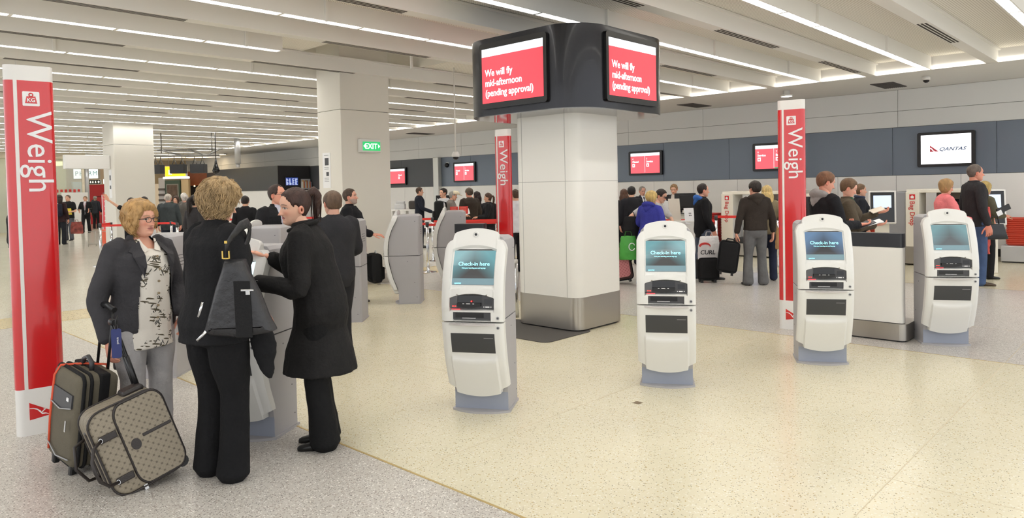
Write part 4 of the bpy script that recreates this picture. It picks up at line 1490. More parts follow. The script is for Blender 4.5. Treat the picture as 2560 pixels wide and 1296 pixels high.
w1, b1, hc1, HM1, s1 = person('W1', 'short-haired blond woman in glasses, charcoal blazer over leaf-print shirt, holding the trolley handle', (1.765, 5.05), -74, 1.61, True, 1.30,
    lean=1, head=(10, -2, 0), belly=.02,
    arms={'R': ((.285, -.05, 1.06), (.275, .04, .78), (0.05, .25, -1), (-1, .1, 0), .55), 'L': ((-.29, .0, 1.10), (-.22, .14, .90))},
    top=((62, 61, 64), .565, 'blazer'), opening=[(1.50, .062), (1.42, .075), (1.30, .105, -.01), (1.15, .125, -.015), (1.0, .14, -.02), (.52, .15, -.02)], shirt_hem=.70, shirt_neck=False, shirt=leaf_print(),
    bottom=((168, 166, 166), .095), shoes=(40, 38, 36), hair=('bob', BLOND, .026, .35, .35), skin=(222, 166, 142), glasses='dark', hi=True,
    extra_hair=curls(900, .055, .006, .0032, .028, 3), lips=(186, 112, 108))
# lapels and collar
def patch_front(parent, bend, pts, s, m, name, T=FEM, st=1.3, lift=.032, th=.006):
    """flat cloth piece laid on the chest; pts are (x, z)"""
    bm = BM()
    def P(x, z, l):
        rx = float(np.interp(z, T['z'], T['rx'])) * (st if z < 1.36 else 1 + (st - 1) * .35); ry = float(np.interp(z, T['z'], T['ry'])) * (st if z < 1.36 else 1 + (st - 1) * .3); cy = float(np.interp(z, T['z'], T['cy']))
        y = cy + (ry + l) * math.sqrt(max(.02, 1 - (x / (rx + l)) ** 2))
        if T is FEM: y += .045 * math.exp(-((z - 1.255) / .08) ** 2) * (math.exp(-((abs(x) - .068) / .075) ** 2))
        return bend(Vector((x, y, z))) * s
    A = [bm.verts.new(P(x, z, lift)) for x, z in pts]; B = [bm.verts.new(P(x, z, lift - th)) for x, z in pts]
    n = len(pts)
    f0 = bm.faces.new(A); f1 = bm.faces.new(B[::-1])
    for i in range(n): bm.faces.new((A[i], B[i], B[(i + 1) % n], A[(i + 1) % n]))
    bmesh.ops.triangulate(bm, faces=[f0, f1])
    bmesh.ops.recalc_face_normals(bm, faces=bm.faces)
    return obj(name, bm, m, parent)
blz = cloth('blazer_62_61_64', (62, 61, 64))
for sx in (-1, 1):
    patch_front(w1, b1, [(sx * x, z) for x, z in ((.066, 1.44), (.072, 1.40), (.085, 1.35), (.10, 1.28), (.103, 1.20), (.115, 1.26), (.15, 1.335), (.135, 1.365), (.15, 1.375), (.115, 1.41))], s1, blz, 'lapel', lift=.04)
    patch_front(w1, b1, [(sx * x, z) for x, z in ((.055, 1.455), (.045, 1.42), (.02, 1.38), (.06, 1.365), (.085, 1.40), (.075, 1.45))], s1, leaf_print(), 'shirt_collar', lift=.03)
for z in (1.335, 1.25, 1.165, 1.08, .995, .91):
    rx = float(np.interp(z, FEM['z'], FEM['ry'])) * 1.3 + .02 * math.exp(-((z - 1.08) / .13) ** 2) * 1.5 + float(np.interp(z, FEM['z'], FEM['cy'])) + .022 + .02 * math.exp(-((z - 1.255) / .08) ** 2)
    p = b1(Vector((-.005, rx, z))) * s1
    bm = BM(); cyl(bm, p - Vector((0, .004, 0)), p + Vector((0, .004, 0)), .008, n=10); obj('button', bm, mat('horn_button', (150, 132, 104), .4), w1)

w2, b2, hc2, HM2, s2 = person('W2', 'blond curly-haired woman in black seen from behind, bag on her shoulder', (1.845, 4.125), 6, 1.735, True, 1.27,
    lean=3, head=(-8, 14, 6), feet={'R': (.10, .03, -38), 'L': (-.10, .0, -22)},
    arms={'R': ((.27, .0, 1.11), (.235, .13, .955), (.0, .6, -.8), (-1, 0, -.2), .4), 'L': ((-.265, .03, 1.11), (-.2, .17, .93))},
    top=((25, 25, 27), .80, 'jacket'), bottom=((20, 20, 22), .092), shoes=(18, 17, 17), hair=('bob', (164, 138, 100), .022, .4, .3), skin=(220, 170, 146), hi=True,
    extra_hair=curls(1500, .06, .008, .0034, .028, 8))
gg, b3, hc3, HM3, s3 = person('G', 'young woman with brown ponytail in long black coat, leaning over the kiosk and talking', (2.525, 4.12), 139, 1.70, True, 1.14,
    lean=11, head=(32, 6, -8), feet={'R': (.075, .0, 4), 'L': (-.075, -.02, 2)},
    arms={'L': ((-.25, .08, 1.06), (-.15, .37, 1.105), (.25, 1, -.05), (.3, -.1, -1), .5), 'R': ((.20, .16, 1.12), (.13, .34, 1.235), (-.1, .9, .34), (0, .4, -1), .22)},
    top=((29, 28, 28), .50, 'coat'), coat_flare=.06, straight=.158, bottom=((20, 20, 21), .098), shoes=(18, 18, 18), hair=('back', (58, 38, 32), .007, .12), skin=(226, 178, 152), hi=True,
    extra_hair=lambda bm, fem, wide: pony(.19, .075, .026, .012)(bm, fem, wide), open_mouth=.8, lips=(196, 96, 96))
ctr, wv = Vector((-.25, .08, 1.06)).lerp(Vector((-.15, .37, 1.105)), .88), None
for q in (.0, -.045):
    bm = BM(); cyl(bm, (ctr + Vector((-.058, -.0, .012 + q))) * s3, (ctr + Vector((-.046, -.0, .012 + q))) * s3, .011, n=12); obj('button', bm, CHROME, gg)
g = Geo()
ring = [b3(Vector((.088 * math.cos(a), -.015 + .085 * math.sin(a), 1.445 - .012 * math.sin(a)))) for a in np.linspace(PI * .62, PI * 2.38, 17)]
g.limb(ring, [.03] * 17, 10, 2, flat=.55, flatdir=(0, 0, 1))
for sd in (1,):
    pass
me = g.remesh(.009, 2); me.transform(Matrix.Scale(s3, 4)); obj('coat_collar', me, cloth('coat_29_28_28', (29, 28, 28)), gg, smooth=True)
# ---- everyone further back
R, AW, LF, TW = -46.7, 43.3, 133.3, 223.3
DK = (34, 34, 37); NAVY = (30, 33, 44); JEAN = (74, 86, 108)
DKHAIR = (42, 32, 27); BRN = (74, 54, 40); GREYH = (150, 146, 140)
V_OPEN = [(1.5, .055), (1.42, .06), (1.30, .05), (1.15, .03), (1.05, .01), (.8, .02)]
OPENJ = [(1.5, .06), (1.3, .065), (1.1, .06), (.8, .06)]
person('P4', 'man in black blazer, open-necked pale shirt and thin glasses behind the nearest kiosks', (4.36, 7.98), R - 38, 1.75, stout=1.08, head=(22, -4, 0),
       arms={'R': ((.28, .02, 1.12), (.22, .22, 1.06), (-.2, 1, .1), (-.6, 0, -.6), .5), 'L': ((-.28, .02, 1.12), (-.2, .26, 1.08), (.3, 1, .1), (.6, 0, -.6), .4)},
       top=((28, 28, 31), .82, 'blazer'), opening=V_OPEN, shirt=(196, 196, 210), bottom=(DK, .078), hair=('receding', (58, 42, 36), .011, .12), skin=(222, 160, 136), glasses='thin', hi=True)
person('P5', 'person in charcoal coat turned away, mostly hidden behind the young woman with ponytail', (3.86, 6.0), AW + 38, 1.66, stout=1.15,
       arms={'R': ((.27, .06, 1.10), (.15, .25, 1.12)), 'L': ((-.27, .06, 1.10), (-.15, .25, 1.12))},
       top=((44, 44, 47), .75, 'coat'), bottom=(DK, .078), hair=('short', (96, 76, 60), .011, .1), skin=(216, 166, 144))
person('P6', 'bearded man in black jumper and jeans pointing with one hand, before the square pillar', (6.09, 8.98), R, 1.69, stout=1.18, belly=.05, lean=-2, head=(-4, -10, 0),
       arms={'R': ((.24, .06, 1.12), (.15, .33, 1.03), (-.1, 1, -.1), (-.2, 0, -1), .3), 'L': ((-.27, -.0, 1.10), (-.27, .10, .88))},
       top=((26, 26, 30), .93, 'jumper'), shirt=(206, 198, 186), bottom=((62, 70, 88), .075), shoes=(66, 56, 48), hair=('short', (74, 58, 48), .012, .12), beard=(150, 142, 136), skin=(216, 164, 142), hi=True)
def crowd(key, label, xy, ang, h, **kw): return person(key, label, xy, ang, h, **kw)
crowd('B1', 'man in dark navy suit standing behind the white counter desk, facing right', (13.12, 15.97), R + 5, 1.72, top=(NAVY, .80, 'jacket'), bottom=(NAVY, .07), hair=('short', BRN, .012, .1),
      arms={'R': ((.25, .08, 1.12), (.16, .36, 1.0), (0, 1, -.2), (0, 0, -1), .3)})
crowd('B2', 'man in cream flat cap and grey jacket carrying a black backpack', (11.34, 12.75), R + 10, 1.62, lean=10, head=(0, 8, 0), top=((120, 112, 106), .82, 'jacket'), bottom=(DK, .08), hair=('balding', GREYH, .008, .1),
      arms={'R': ((.24, .12, 1.1), (.14, .36, 1.08), (0, 1, 0), (0, 0, -1), .4)})
crowd('B3', 'man with dark hair behind the flat-capped man, only his head showing', (11.95, 13.60), LF + 40, 1.68, top=((190, 190, 192), .85, 'shirt_top'), collar=False, bottom=(DK, .07), hair=('short', DKHAIR, .011, .1))
crowd('B4', 'broad man in brown coat seen from behind at the counter queue', (12.06, 12.78), AW + 35, 1.67, stout=1.22, top=((60, 52, 46), .72, 'coat'), bottom=(DK, .08), hair=('short', (86, 74, 62), .016, .15), skin=(214, 150, 130))
crowd('B5', 'woman with long dark hair beyond the man in the brown coat', (13.2, 13.7), LF, 1.57, fem=True, top=((30, 28, 30), .8, 'jacket'), bottom=(DK, .07), hair=('long', (40, 26, 24), .018, .1), extra_hair=longhair(.16))
crowd('B6', 'woman in black coat with low brown ponytail, facing left by the red trays', (11.99, 12.06), LF, 1.54, fem=True, stout=1.1, top=((28, 28, 31), .62, 'coat'), bottom=(DK, .075), hair=('back', (76, 52, 40), .014, .1), extra_hair=pony(.2, .03, .022),
      arms={'L': ((-.24, .05, 1.1), (-.13, .27, 1.08), (0, 1, 0), (0, 0, -1), .4), 'R': ((.24, .05, 1.1), (.13, .27, 1.08), (0, 1, 0), (0, 0, -1), .4)})
crowd('B7', 'brown-haired woman whose face shows left of the woman with the low ponytail', (12.95, 13.02), TW, 1.51, fem=True, top=(DK, .8, 'jacket'), bottom=(DK, .07), hair=('bob', BRN, .02, .1))
crowd('B8', 'person with a white sleeve mostly hidden behind the middle weigh sign', (10.30, 9.60), AW + 30, 1.62, top=((222, 222, 226), .82, 'shirt_top'), bottom=(DK, .07), hair=('short', BRN, .011, .1),
      arms={'L': ((-.30, .02, 1.12), (-.36, .12, .92), (-.3, .3, -1), (1, 0, 0), .4)})
crowd('C1', 'woman with long brown hair seen from behind at the service counter', (12.94, 8.87), AW - 5, 1.57, fem=True, top=((40, 38, 42), .78, 'jacket'), bottom=(DK, .07), hair=('long', (84, 56, 40), .02, .1), extra_hair=longhair(.3))
crowd('C2', 'dark-haired man in black jacket seen from behind at the service counter', (12.63, 8.47), AW - 10, 1.63, top=((36, 36, 40), .78, 'jacket'), bottom=(NAVY, .075), hair=('short', (30, 26, 25), .016, .15))
crowd('C3', 'older grey-haired man in dark suit and tie facing the queue', (15.35, 9.98), TW + 20, 1.62, head=(0, 12, 0), top=((34, 34, 40), .8, 'blazer'), opening=V_OPEN, shirt=(226, 226, 230), tie=(40, 40, 48), bottom=(DK, .07), hair=('receding', (130, 124, 118), .01, .1), skin=(206, 156, 136))
crowd('C4', 'blond person in bright blue hooded top seen from behind, behind a front kiosk', (10.13, 6.46), R + 46, 1.56, fem=True, stout=1.16, lean=7, head=(-24, 6, 0), top=((58, 62, 150), .86, 'hoodie'), bottom=((96, 110, 138), .085), shoes=(60, 58, 56), hair=('bob', (196, 168, 106), .018, .15), hood=(54, 58, 144), collar=False,
      arms={'L': ((-.26, .05, 1.12), (-.16, .24, 1.0)), 'R': ((.26, .05, 1.12), (.16, .24, 1.0))}, feet={'R': (.13, .1, 0), 'L': (-.11, -.12, 0)})
crowd('C5', 'person in pale grey t-shirt and sunglasses bending over, elbow stuck out', (10.72, 6.86), R - 55, 1.62, lean=14, side=-16, stout=1.1, head=(18, 18, 0), top=((186, 184, 182), .84, 't_shirt'), bare_arms=True, collar=False, bottom=(DK, .08), hair=('short', DKHAIR, .014, .1), glasses='sun',
      arms={'R': ((.40, -.06, 1.16), (.26, .10, .96), (-.5, .4, -1), (-1, 0, 0), .5), 'L': ((-.30, .3, 1.1), (-.16, .46, .98), (.2, 1, -.2), (0, 0, -1), .4)})
crowd('C6', 'man with tousled fair hair reading a paper behind the group at the counter', (15.35, 9.05), LF + 62, 1.66, head=(0, 16, 0), lean=6, top=((42, 40, 42), .8, 'jacket'), opening=OPENJ, shirt=(200, 190, 182), bottom=(DK, .07), hair=('short', (150, 118, 84), .018, .2),
      arms={'R': ((.24, .12, 1.12), (.10, .30, 1.16), (-.3, 1, .3), (0, 0, -1), .5), 'L': ((-.24, .12, 1.12), (-.10, .30, 1.12), (.3, 1, .1), (0, 0, -1), .5)})
crowd('C7', 'man in black coat with a blue hood at his neck, carrying a white carrier bag', (11.37, 6.16), R, 1.66, stout=1.12, top=((26, 26, 28), .74, 'coat'), bottom=((84, 92, 108), .08), shoes=(52, 50, 50), hair=('receding', (46, 36, 32), .01, .1), hood=(54, 100, 170), skin=(222, 168, 144),
      feet={'R': (.10, .16, 0), 'L': (-.10, -.12, 0)}, arms={'R': ((.27, .0, 1.1), (.27, .12, .87)), 'L': ((-.27, .0, 1.1), (-.26, .12, .87))})
crowd('C8', 'young man in dark hooded jacket and grey trousers seen from behind, holding a black suitcase', (11.19, 5.13), AW, 1.68, stout=1.06, head=(22, 0, 0), top=((54, 47, 42), .90, 'jacket'), bottom=((104, 104, 104), .09), shoes=(52, 46, 42), hair=('short', (44, 36, 32), .018, .2), neckscarf=(206, 54, 46), hood=(60, 53, 47), collar=False,
      feet={'R': (.12, .0, 12), 'L': (-.14, -.02, -10)}, arms={'L': ((-.27, -.03, 1.10), (-.31, .0, .85)), 'R': ((.27, -.03, 1.10), (.29, .0, .86))})
crowd('C9', 'blond woman in beige striped top beside the young man with the suitcase', (11.80, 5.20), AW - 15, 1.60, fem=True, top=((128, 116, 92), .84, 'cardigan'), bottom=((44, 50, 70), .07), shoes=(30, 30, 34), hair=('long', (206, 178, 118), .02, .15), extra_hair=longhair(.22),
      arms={'R': ((.25, -.02, 1.1), (.27, .06, .86))})
crowd('D1', 'ginger-haired man in black jacket over a grey hood, reading behind the third kiosk', (8.76, 3.15), R + 8, 1.77, stout=1.08, head=(-10, 16, 0), top=((30, 30, 33), .80, 'jacket'), bottom=(DK, .08), hair=('short', (118, 82, 58), .012, .12), hood=(150, 148, 146), skin=(224, 162, 138), collar=False, hi=True,
      arms={'R': ((.27, .04, 1.10), (.18, .30, 1.10), (-.2, 1, 0), (-.3, 0, 1), .5), 'L': ((-.27, .04, 1.1), (-.18, .28, 1.1), (.2, 1, 0), (.3, 0, 1), .5)})
crowd('D2', 'woman with short brown hair in olive jacket reading papers beside the ginger-haired man', (9.60, 3.17), R - 22, 1.68, fem=True, stout=1.14, head=(0, 20, 0), top=((84, 74, 60), .84, 'jacket'), opening=[(1.5, .06), (1.35, .07), (1.1, .05), (.8, .05)], shirt=(36, 78, 56), bottom=(DK, .08), hair=('short', (104, 78, 54), .016, .15), skin=(226, 170, 146), hi=True,
      arms={'R': ((.26, .08, 1.10), (.16, .30, 1.12), (-.1, 1, .1), (-.3, 0, 1), .5), 'L': ((-.26, .10, 1.14), (-.22, .36, 1.26), (.1, 1, .2), (.3, 0, 1), .5)})
crowd('D3', 'airline staff woman in dark uniform and scarf, hair tied back', (13.24, 4.17), R - 10, 1.60, fem=True, head=(-6, 0, 0), top=((34, 36, 42), .84, 'jacket'), bottom=(DK, .07), hair=('back', (110, 84, 60), .008, .05), neckscarf=(52, 60, 80))
crowd('D4', 'woman with short fair hair in a pink shirt at the bag drop', (12.55, 2.72), R - 12, 1.65, fem=True, stout=1.2, head=(-8, 12, 0), top=((222, 122, 124), .82, 'shirt_top'), bottom=(DK, .08), hair=('bob', (164, 128, 84), .018, .15), skin=(222, 166, 142),
      arms={'R': ((.26, .1, 1.1), (.14, .3, 1.06)), 'L': ((-.26, .1, 1.1), (-.14, .3, 1.06))})
crowd('D5', 'tall grey-haired man in dark jacket and jeans at the far right, looking right', (13.05, 2.43), R - 8, 1.87, stout=1.06, head=(-6, -2, 0), top=((48, 46, 48), .83, 'jacket'), opening=[(1.5, .05), (1.3, .02), (1.0, .012), (.8, .03)], shirt=(92, 84, 72), bottom=((70, 88, 122), .08), shoes=(76, 60, 46), hair=('receding', (104, 92, 84), .009, .1), skin=(216, 148, 124), hi=True,
      arms={'R': ((.27, -.03, 1.10), (.28, .04, .86)), 'L': ((-.27, -.03, 1.1), (-.27, .06, .86))})
crowd('D6', 'fair-haired woman in olive top behind the tall man, holding wallet and black handbag', (13.95, 2.46), R + 4, 1.60, fem=True, top=((88, 84, 66), .86, 'jumper'), bottom=((28, 28, 30), .066), shoes=(24, 24, 26), hair=('bob', (176, 150, 90), .016, .1), skin=(216, 158, 132),
      arms={'R': ((.25, .02, 1.12), (.17, .23, 1.10), (-.1, 1, 0), (-.5, 0, -1), .5), 'L': ((-.24, .06, 1.1), (-.16, .28, 1.02))})
# left side of the hall
crowd('E1', 'long-haired woman with navy backpack seen from behind, just right of the left weigh sign', (7.43, 28.57), AW + 6, 1.72, fem=True, top=((52, 34, 36), .78, 'jacket'), bottom=((34, 36, 42), .075), hair=('long', (44, 34, 30), .02, .1), extra_hair=longhair(.22))
crowd('E2', 'man in black polo shirt and grey trousers facing the camera, holding a coloured pack', (8.34, 30.96), TW, 1.72, stout=1.1, top=((28, 28, 30), .84, 'polo_shirt'), bottom=((84, 86, 92), .075), hair=('short', (96, 76, 62), .008, .1), bare_arms=True,
      arms={'L': ((-.28, .02, 1.1), (-.2, .24, 1.08), (.3, 1, 0), (0, 0, -1), .5)})
crowd('E3', 'man in black suit and pale shirt walking towards the camera', (10.56, 36.63), TW + 15, 1.66, top=((28, 28, 30), .8, 'blazer'), opening=V_OPEN, shirt=(206, 208, 216), bottom=((28, 28, 30), .075), hair=('short', (112, 80, 54), .014, .1),
      arms={'L': ((-.27, .04, 1.1), (-.2, .26, 1.1)), 'R': ((.27, .04, 1.1), (.2, .26, 1.08))}, feet={'R': (.09, .22, 0), 'L': (-.09, -.16, 0)})
crowd('E4', 'dark-dressed shopper walking away before the red shop front', (12.15, 40.6), AW, 1.66, top=((44, 46, 54), .8, 'jacket'), bottom=(DK, .07), hair=('short', GREYH, .012, .1))
crowd('E5', 'shopper in black seen from behind, right of the walking man in the suit', (12.65, 40.2), AW - 8, 1.66, top=((30, 30, 32), .78, 'jacket'), bottom=((30, 30, 32), .07), hair=('short', DKHAIR, .012, .1))
crowd('E6', 'person with raised waving arm behind the woman in the charcoal blazer', (6.52, 19.1), TW + 12, 1.60, top=((36, 36, 40), .8, 'jacket'), bottom=(DK, .07), hair=('short', (40, 32, 30), .014, .1),
      arms={'R': ((.33, .06, 1.50), (.52, .1, 1.66), (.5, 0, .9), (0, 1, 0), .1)}, bare_arms=True)
crowd('E6b', 'dark-haired person beside the one waving, only the hair showing', (6.90, 19.3), AW, 1.615, top=(DK, .8, 'jacket'), bottom=(DK, .07), hair=('short', (38, 30, 28), .016, .1))
crowd('E7', 'balding elderly man in dark green-grey suit seen from behind, in the belt queue', (7.60, 19.60), AW + 10, 1.68, stout=1.15, top=((62, 68, 70), .74, 'jacket'), bottom=((40, 44, 58), .085), hair=('balding', (190, 182, 172), .009, .1), skin=(222, 164, 142))
crowd('E8', 'dark-haired woman facing the camera between the elderly men', (8.45, 21.2), TW, 1.61, fem=True, top=((52, 42, 40), .8, 'jacket'), bottom=(DK, .07), hair=('bob', (66, 46, 36), .02, .2))
crowd('E9', 'grey-haired man in grey jacket seen from behind in the belt queue', (8.20, 20.0), AW + 20, 1.66, stout=1.12, top=((96, 92, 88), .76, 'jacket'), bottom=(DK, .08), hair=('balding', (196, 190, 184), .01, .1), skin=(220, 164, 142))
crowd('E10', 'woman with long dark ponytail in dark grey suit, seen from behind at the barrier', (5.34, 12.58), AW - 28, 1.65, fem=True, stout=1.08, top=((50, 48, 50), .76, 'jacket'), bottom=((44, 44, 48), .075), hair=('back', (38, 30, 28), .012, .05), extra_hair=pony(.30, .03, .032))
crowd('E11', 'white-haired man farthest back in the belt queue', (8.95, 21.9), AW, 1.70, top=((110, 104, 98), .8, 'jacket'), bottom=(DK, .07), hair=('short', (214, 210, 204), .012, .1))
crowd('E11b', 'dark-haired woman right of the white-haired man in the queue', (8.75, 19.9), AW, 1.60, fem=True, top=((60, 52, 50), .8, 'jacket'), bottom=(DK, .07), hair=('bob', (56, 40, 34), .018, .1))
crowd('E12', 'dark-coated person cut off by the left edge of the picture', (3.70, 17.4), R + 30, 1.55, top=((48, 46, 48), .7, 'coat'), bottom=(DK, .075), hair=('short', DKHAIR, .014, .1))
crowd('E13', 'person in black half hidden by the blond woman in black', (7.11, 14.33), AW + 10, 1.6, top=((24, 24, 27), .76, 'coat'), bottom=((24, 24, 27), .075), hair=('short', (36, 28, 26), .013, .1))
del_prop()
# flat cap, lanyards, badges
t = PERSONS['B2']; 
hm_ = [c for c in t.children if c.name.startswith('hair')][0]
bm = BM(); lathe(bm, [(.0, .125), (.05, .122), (.085, .1), (.102, .06), (.1, .045)][::-1], 20)
bmesh.ops.translate(bm, vec=(0, 0, 0), verts=bm.verts)
prism(bm, [(.085 * math.cos(a), .06 + .10 * math.sin(a)) for a in np.linspace(0, PI, 11)], .046, .056)
bmesh.ops.transform(bm, matrix=Matrix.Translation((0, .17, 1.488)) @ Matrix.Rotation(math.radians(-14), 4, 'X'), verts=bm.verts)
cp = obj('flat_cap', bm, cloth('cap_cream', (206, 194, 168)), t)
bm = BM(); tube(bm, [(-.05, .10, 1.38), (-.02, .155, 1.2), (.0, .16, 1.1), (.02, .155, 1.2), (.05, .10, 1.38)], .008, 6, flat=.4)
obj('lanyard', bm, cloth('lanyard_red', (160, 40, 50)), PERSONS['E3'])
# ================================================================ BAGS AND THINGS CARRIED
def grid_fabric(name, base, line, scale):
    m = mat(name, base, .6, bump=.1, bscale=200)
    nt = m.node_tree
    b = nt.nodes['Principled BSDF']
    tc = nt.nodes.new('ShaderNodeTexCoord')
    cur = None
    dt = []
    for w_ in ((1, 1, 0), (0, .5, 1)):              # folds the canvas round the corners
        dp = nt.nodes.new('ShaderNodeVectorMath'); dp.operation = 'DOT_PRODUCT'
        dp.inputs[1].default_value = w_
        nt.links.new(tc.outputs['Object'], dp.inputs[0]); dt.append(dp)
    cb = nt.nodes.new('ShaderNodeCombineXYZ')
    nt.links.new(dt[0].outputs['Value'], cb.inputs[0]); nt.links.new(dt[1].outputs['Value'], cb.inputs[2])
    mp = nt.nodes.new('ShaderNodeMapping')
    mp.inputs['Rotation'].default_value = (0, PI / 4, 0)
    mp.inputs['Scale'].default_value = (scale, scale, scale)
    nt.links.new(cb.outputs[0], mp.inputs['Vector'])
    v = nt.nodes.new('ShaderNodeTexVoronoi'); v.inputs['Scale'].default_value = 1; v.inputs['Randomness'].default_value = 0.0
    nt.links.new(mp.outputs['Vector'], v.inputs['Vector'])
    rp = nt.nodes.new('ShaderNodeValToRGB')
    e = rp.color_ramp.elements
    e[0].position, e[0].color = .0, lin(tuple(int(c * .93) for c in base))
    e[1].position, e[1].color = .56, lin(line)
    for p, c in ((.40, base), (.43, line), (.46, base), (.52, base)):
        el = e.new(p); el.color = lin(c)
    nt.links.new(v.outputs['Distance'], rp.inputs['Fac'])
    nt.links.new(rp.outputs['Color'], b.inputs['Base Color'])
    return m
MONO = grid_fabric('woven_check_canvas', (146, 136, 118), (100, 91, 77), 33)
LEATHER = mat('dark_brown_leather', (44, 38, 36), .45, bump=.15, bscale=120)
OLIVE = cloth('olive_canvas', (104, 98, 84), .8, .2, 160, .05)
BLKFAB = cloth('black_webbing', (26, 26, 27), .75, .2, 120, .05)
def soft_box(w, d, h, r, n=3, taper=0.0, bulge=.012):
    bm = BM()
    bx(bm, -w / 2, w / 2, -d / 2, d / 2, 0, h, r, 4)
    for v in bm.verts:
        q = v.co.z / h
        v.co.x *= 1 - taper * q
        v.co.y *= 1 + bulge / d * math.sin(PI * q)
    return bm
# olive upright case
t = thing('upright_suitcase', 'olive soft upright suitcase with orange strap and pocket, standing by the red sign', 'suitcase', (1.345, 4.99, 0), math.radians(-84))
t.rotation_euler = (math.radians(-4), math.radians(7), math.radians(-84))
bm = soft_box(.36, .24, .56, .045); bmesh.ops.translate(bm, vec=(0, 0, .055), verts=bm.verts); obj('body', bm, OLIVE, t, smooth=40)
for y in (-.085, -.045):
    bm = BM()
    P = [(x * 1.012, y, z + .335) for x, z in rrect(.182, .282, .05, 5)]
    tube(bm, P, .011, 6, closed=True); obj('zip_band', bm, BLKFAB, t)
bm = BM(); bx(bm, -.188, .188, .0, .06, .045, .622, .01, 2); obj('side_strap', bm, BLKFAB, t)
bm = BM(); prism(bm, [(-.14, .5), (.14, .5), (.14, .42), (.0, .385), (-.14, .40)], -.131, -.112, axis='y'); pk = obj('pocket', bm, DARKGREY, t)
bm = BM(); tube(bm, [(-.14, -.134, .402), (0, -.136, .387), (.14, -.134, .422)], .004, 6); obj('pocket_piping', bm, mat('reflective_piping', (170, 170, 172), .4), pk)
bm = BM(); bx(bm, .08, .105, -.136, -.13, .455, .475); obj('zip_tag', bm, TXTWHITE, pk)
bm = BM(); tube(bm, [(-.16, -.132, .16), (0, -.135, .10), (.16, -.132, .12)], .004, 6); obj('lower_piping', bm, MATS['reflective_piping'], t)
bm = BM()
tube(bm, [(-.12, -.128, .10), (-.125, -.134, .3), (-.12, -.132, .56), (-.10, -.11, .622), (-.05, 0, .63), (.0, .11, .622), (.0, .125, .55), (-.05, .128, .3), (-.12, .122, .06)], .007, 6, flat=.5)
obj('luggage_strap', bm, mat('orange_strap', (222, 84, 50), .6), t)
bm = BM(); tube(bm, [(-.06, .0, .615), (-.055, .0, .66), (0, .0, .685), (.055, .0, .66), (.06, .0, .615)], .014, 8); obj('carry_handle', bm, DARKGREY, t)
bm = BM()
for x in (-.07, .07): cyl(bm, (x, .09, .6), (x, .09, .99), .009, n=8)
tube(bm, [(-.085, .09, .985), (0, .09, 1.0), (.085, .09, .985)], .017, 8); obj('trolley_handle', bm, BLACK, t)
for x in (-.12, .12):
    bm = BM(); bx(bm, x - .02, x + .02, -.10, -.06, 0, .07, .008, 1); obj('foot', bm, BLACK, t)
    bm = BM(); cyl(bm, (x - .015, .1, .035), (x + .015, .1, .035), .035, n=14); obj('wheel', bm, BLACK, t)
bm = BM(); bx(bm, .115, .128, -.150, -.142, .28, .35, .003, 1); obj('zip_puller', bm, CHROME, t)
# destination tag card
t2 = thing('luggage_tag', 'white airline tag with a red animal print hanging off the olive case', 'tag', (1.43, 4.70, .28), math.radians(-20))
t2.rotation_euler = (math.radians(-8), math.radians(30), math.radians(-20))
bm = BM(); bx(bm, -.055, .055, -.002, .002, -.09, .05); obj('card', bm, TXTWHITE, t2)
bm = BM()
prism(bm, [(-.03, -.02), (-.01, .0), (.02, -.005), (.032, -.03), (.02, -.02), (.012, -.055), (.002, -.025), (-.012, -.05), (-.016, -.02)], -.0035, -.002, axis='y'); obj('printed_emblem', bm, TXTRED, t2)
bm = BM(); tube(bm, [(0, 0, .05), (-.01, .01, .09), (-.03, .03, .14)], .003, 5); obj('cord', bm, TXTWHITE, t2)

# patterned roller duffle, leaning back on its wheels
t = thing('roller_duffle', 'brown monogram roller duffle leaning on its wheels, nearest bag', 'suitcase', (1.555, 4.40, 0))
t.rotation_euler = (math.radians(-8), math.radians(-17), math.radians(-4))
w, d, h = .40, .27, .50
bm = BM()
prof = rrect(w / 2, h / 2, .085, 6)
pr_ = [(x - (.04 if z > .1 and x < 0 else 0) * 0, z + h / 2 + .02) for x, z in prof]
prism(bm, pr_, -d / 2, d / 2, axis='y')
es = [e for e in bm.edges if abs(e.verts[0].co.y - e.verts[1].co.y) < 1e-5]
bmesh.ops.bevel(bm, geom=es, offset=.022, segments=3, profile=.5, affect='EDGES')
obj('body', bm, MONO, t, smooth=40)
for y in (-d / 2 - .002, d / 2 + .002):
    bm = BM(); tube(bm, [(x * 1.0, y * .97, z) for x, z in pr_], .006, 6, closed=True); obj('piping', bm, LEATHER, t)
bm = BM(); tube(bm, [(x * .66 + .065, -d / 2 - .004, (z - .27) * .97 + .27) for x, z in pr_], .009, 6, closed=True, flat=.6); obj('front_pocket_zip', bm, LEATHER, t)
bm = BM(); prism(bm, [(x * .64 + .065, (z - .27) * .94 + .27) for x, z in pr_], -d / 2 - .014, -d / 2 + .002, axis='y'); obj('front_pocket', bm, MONO, t)
bm = BM(); bx(bm, .03, .19, -d / 2 - .019, -d / 2 - .012, .285, .303, .003, 1); obj('pocket_strip', bm, LEATHER, t)
bm = BM(); prism(bm, [(-.015 + .026 * math.cos(a), .265 + .032 * math.sin(a)) for a in np.linspace(0, 2 * PI, 19)[:-1]], -d / 2 - .018, -d / 2 - .012, axis='y'); obj('oval_patch', bm, LEATHER, t)
for z in (.12, .37):
    bm = BM(); bx(bm, -.17, -.08, -d / 2 - .016, -d / 2 - .002, z - .02, z + .02, .006, 2); hp = obj('handle_tab', bm, LEATHER, t)
    bm = BM(); tube(bm, [(-.165 + .008 * math.cos(a), -d / 2 - .018, z + .012 * math.sin(a)) for a in np.linspace(0, 2 * PI, 13)[:-1]], .003, 6, closed=True); obj('ring', bm, CHROME, hp)
bm = BM()
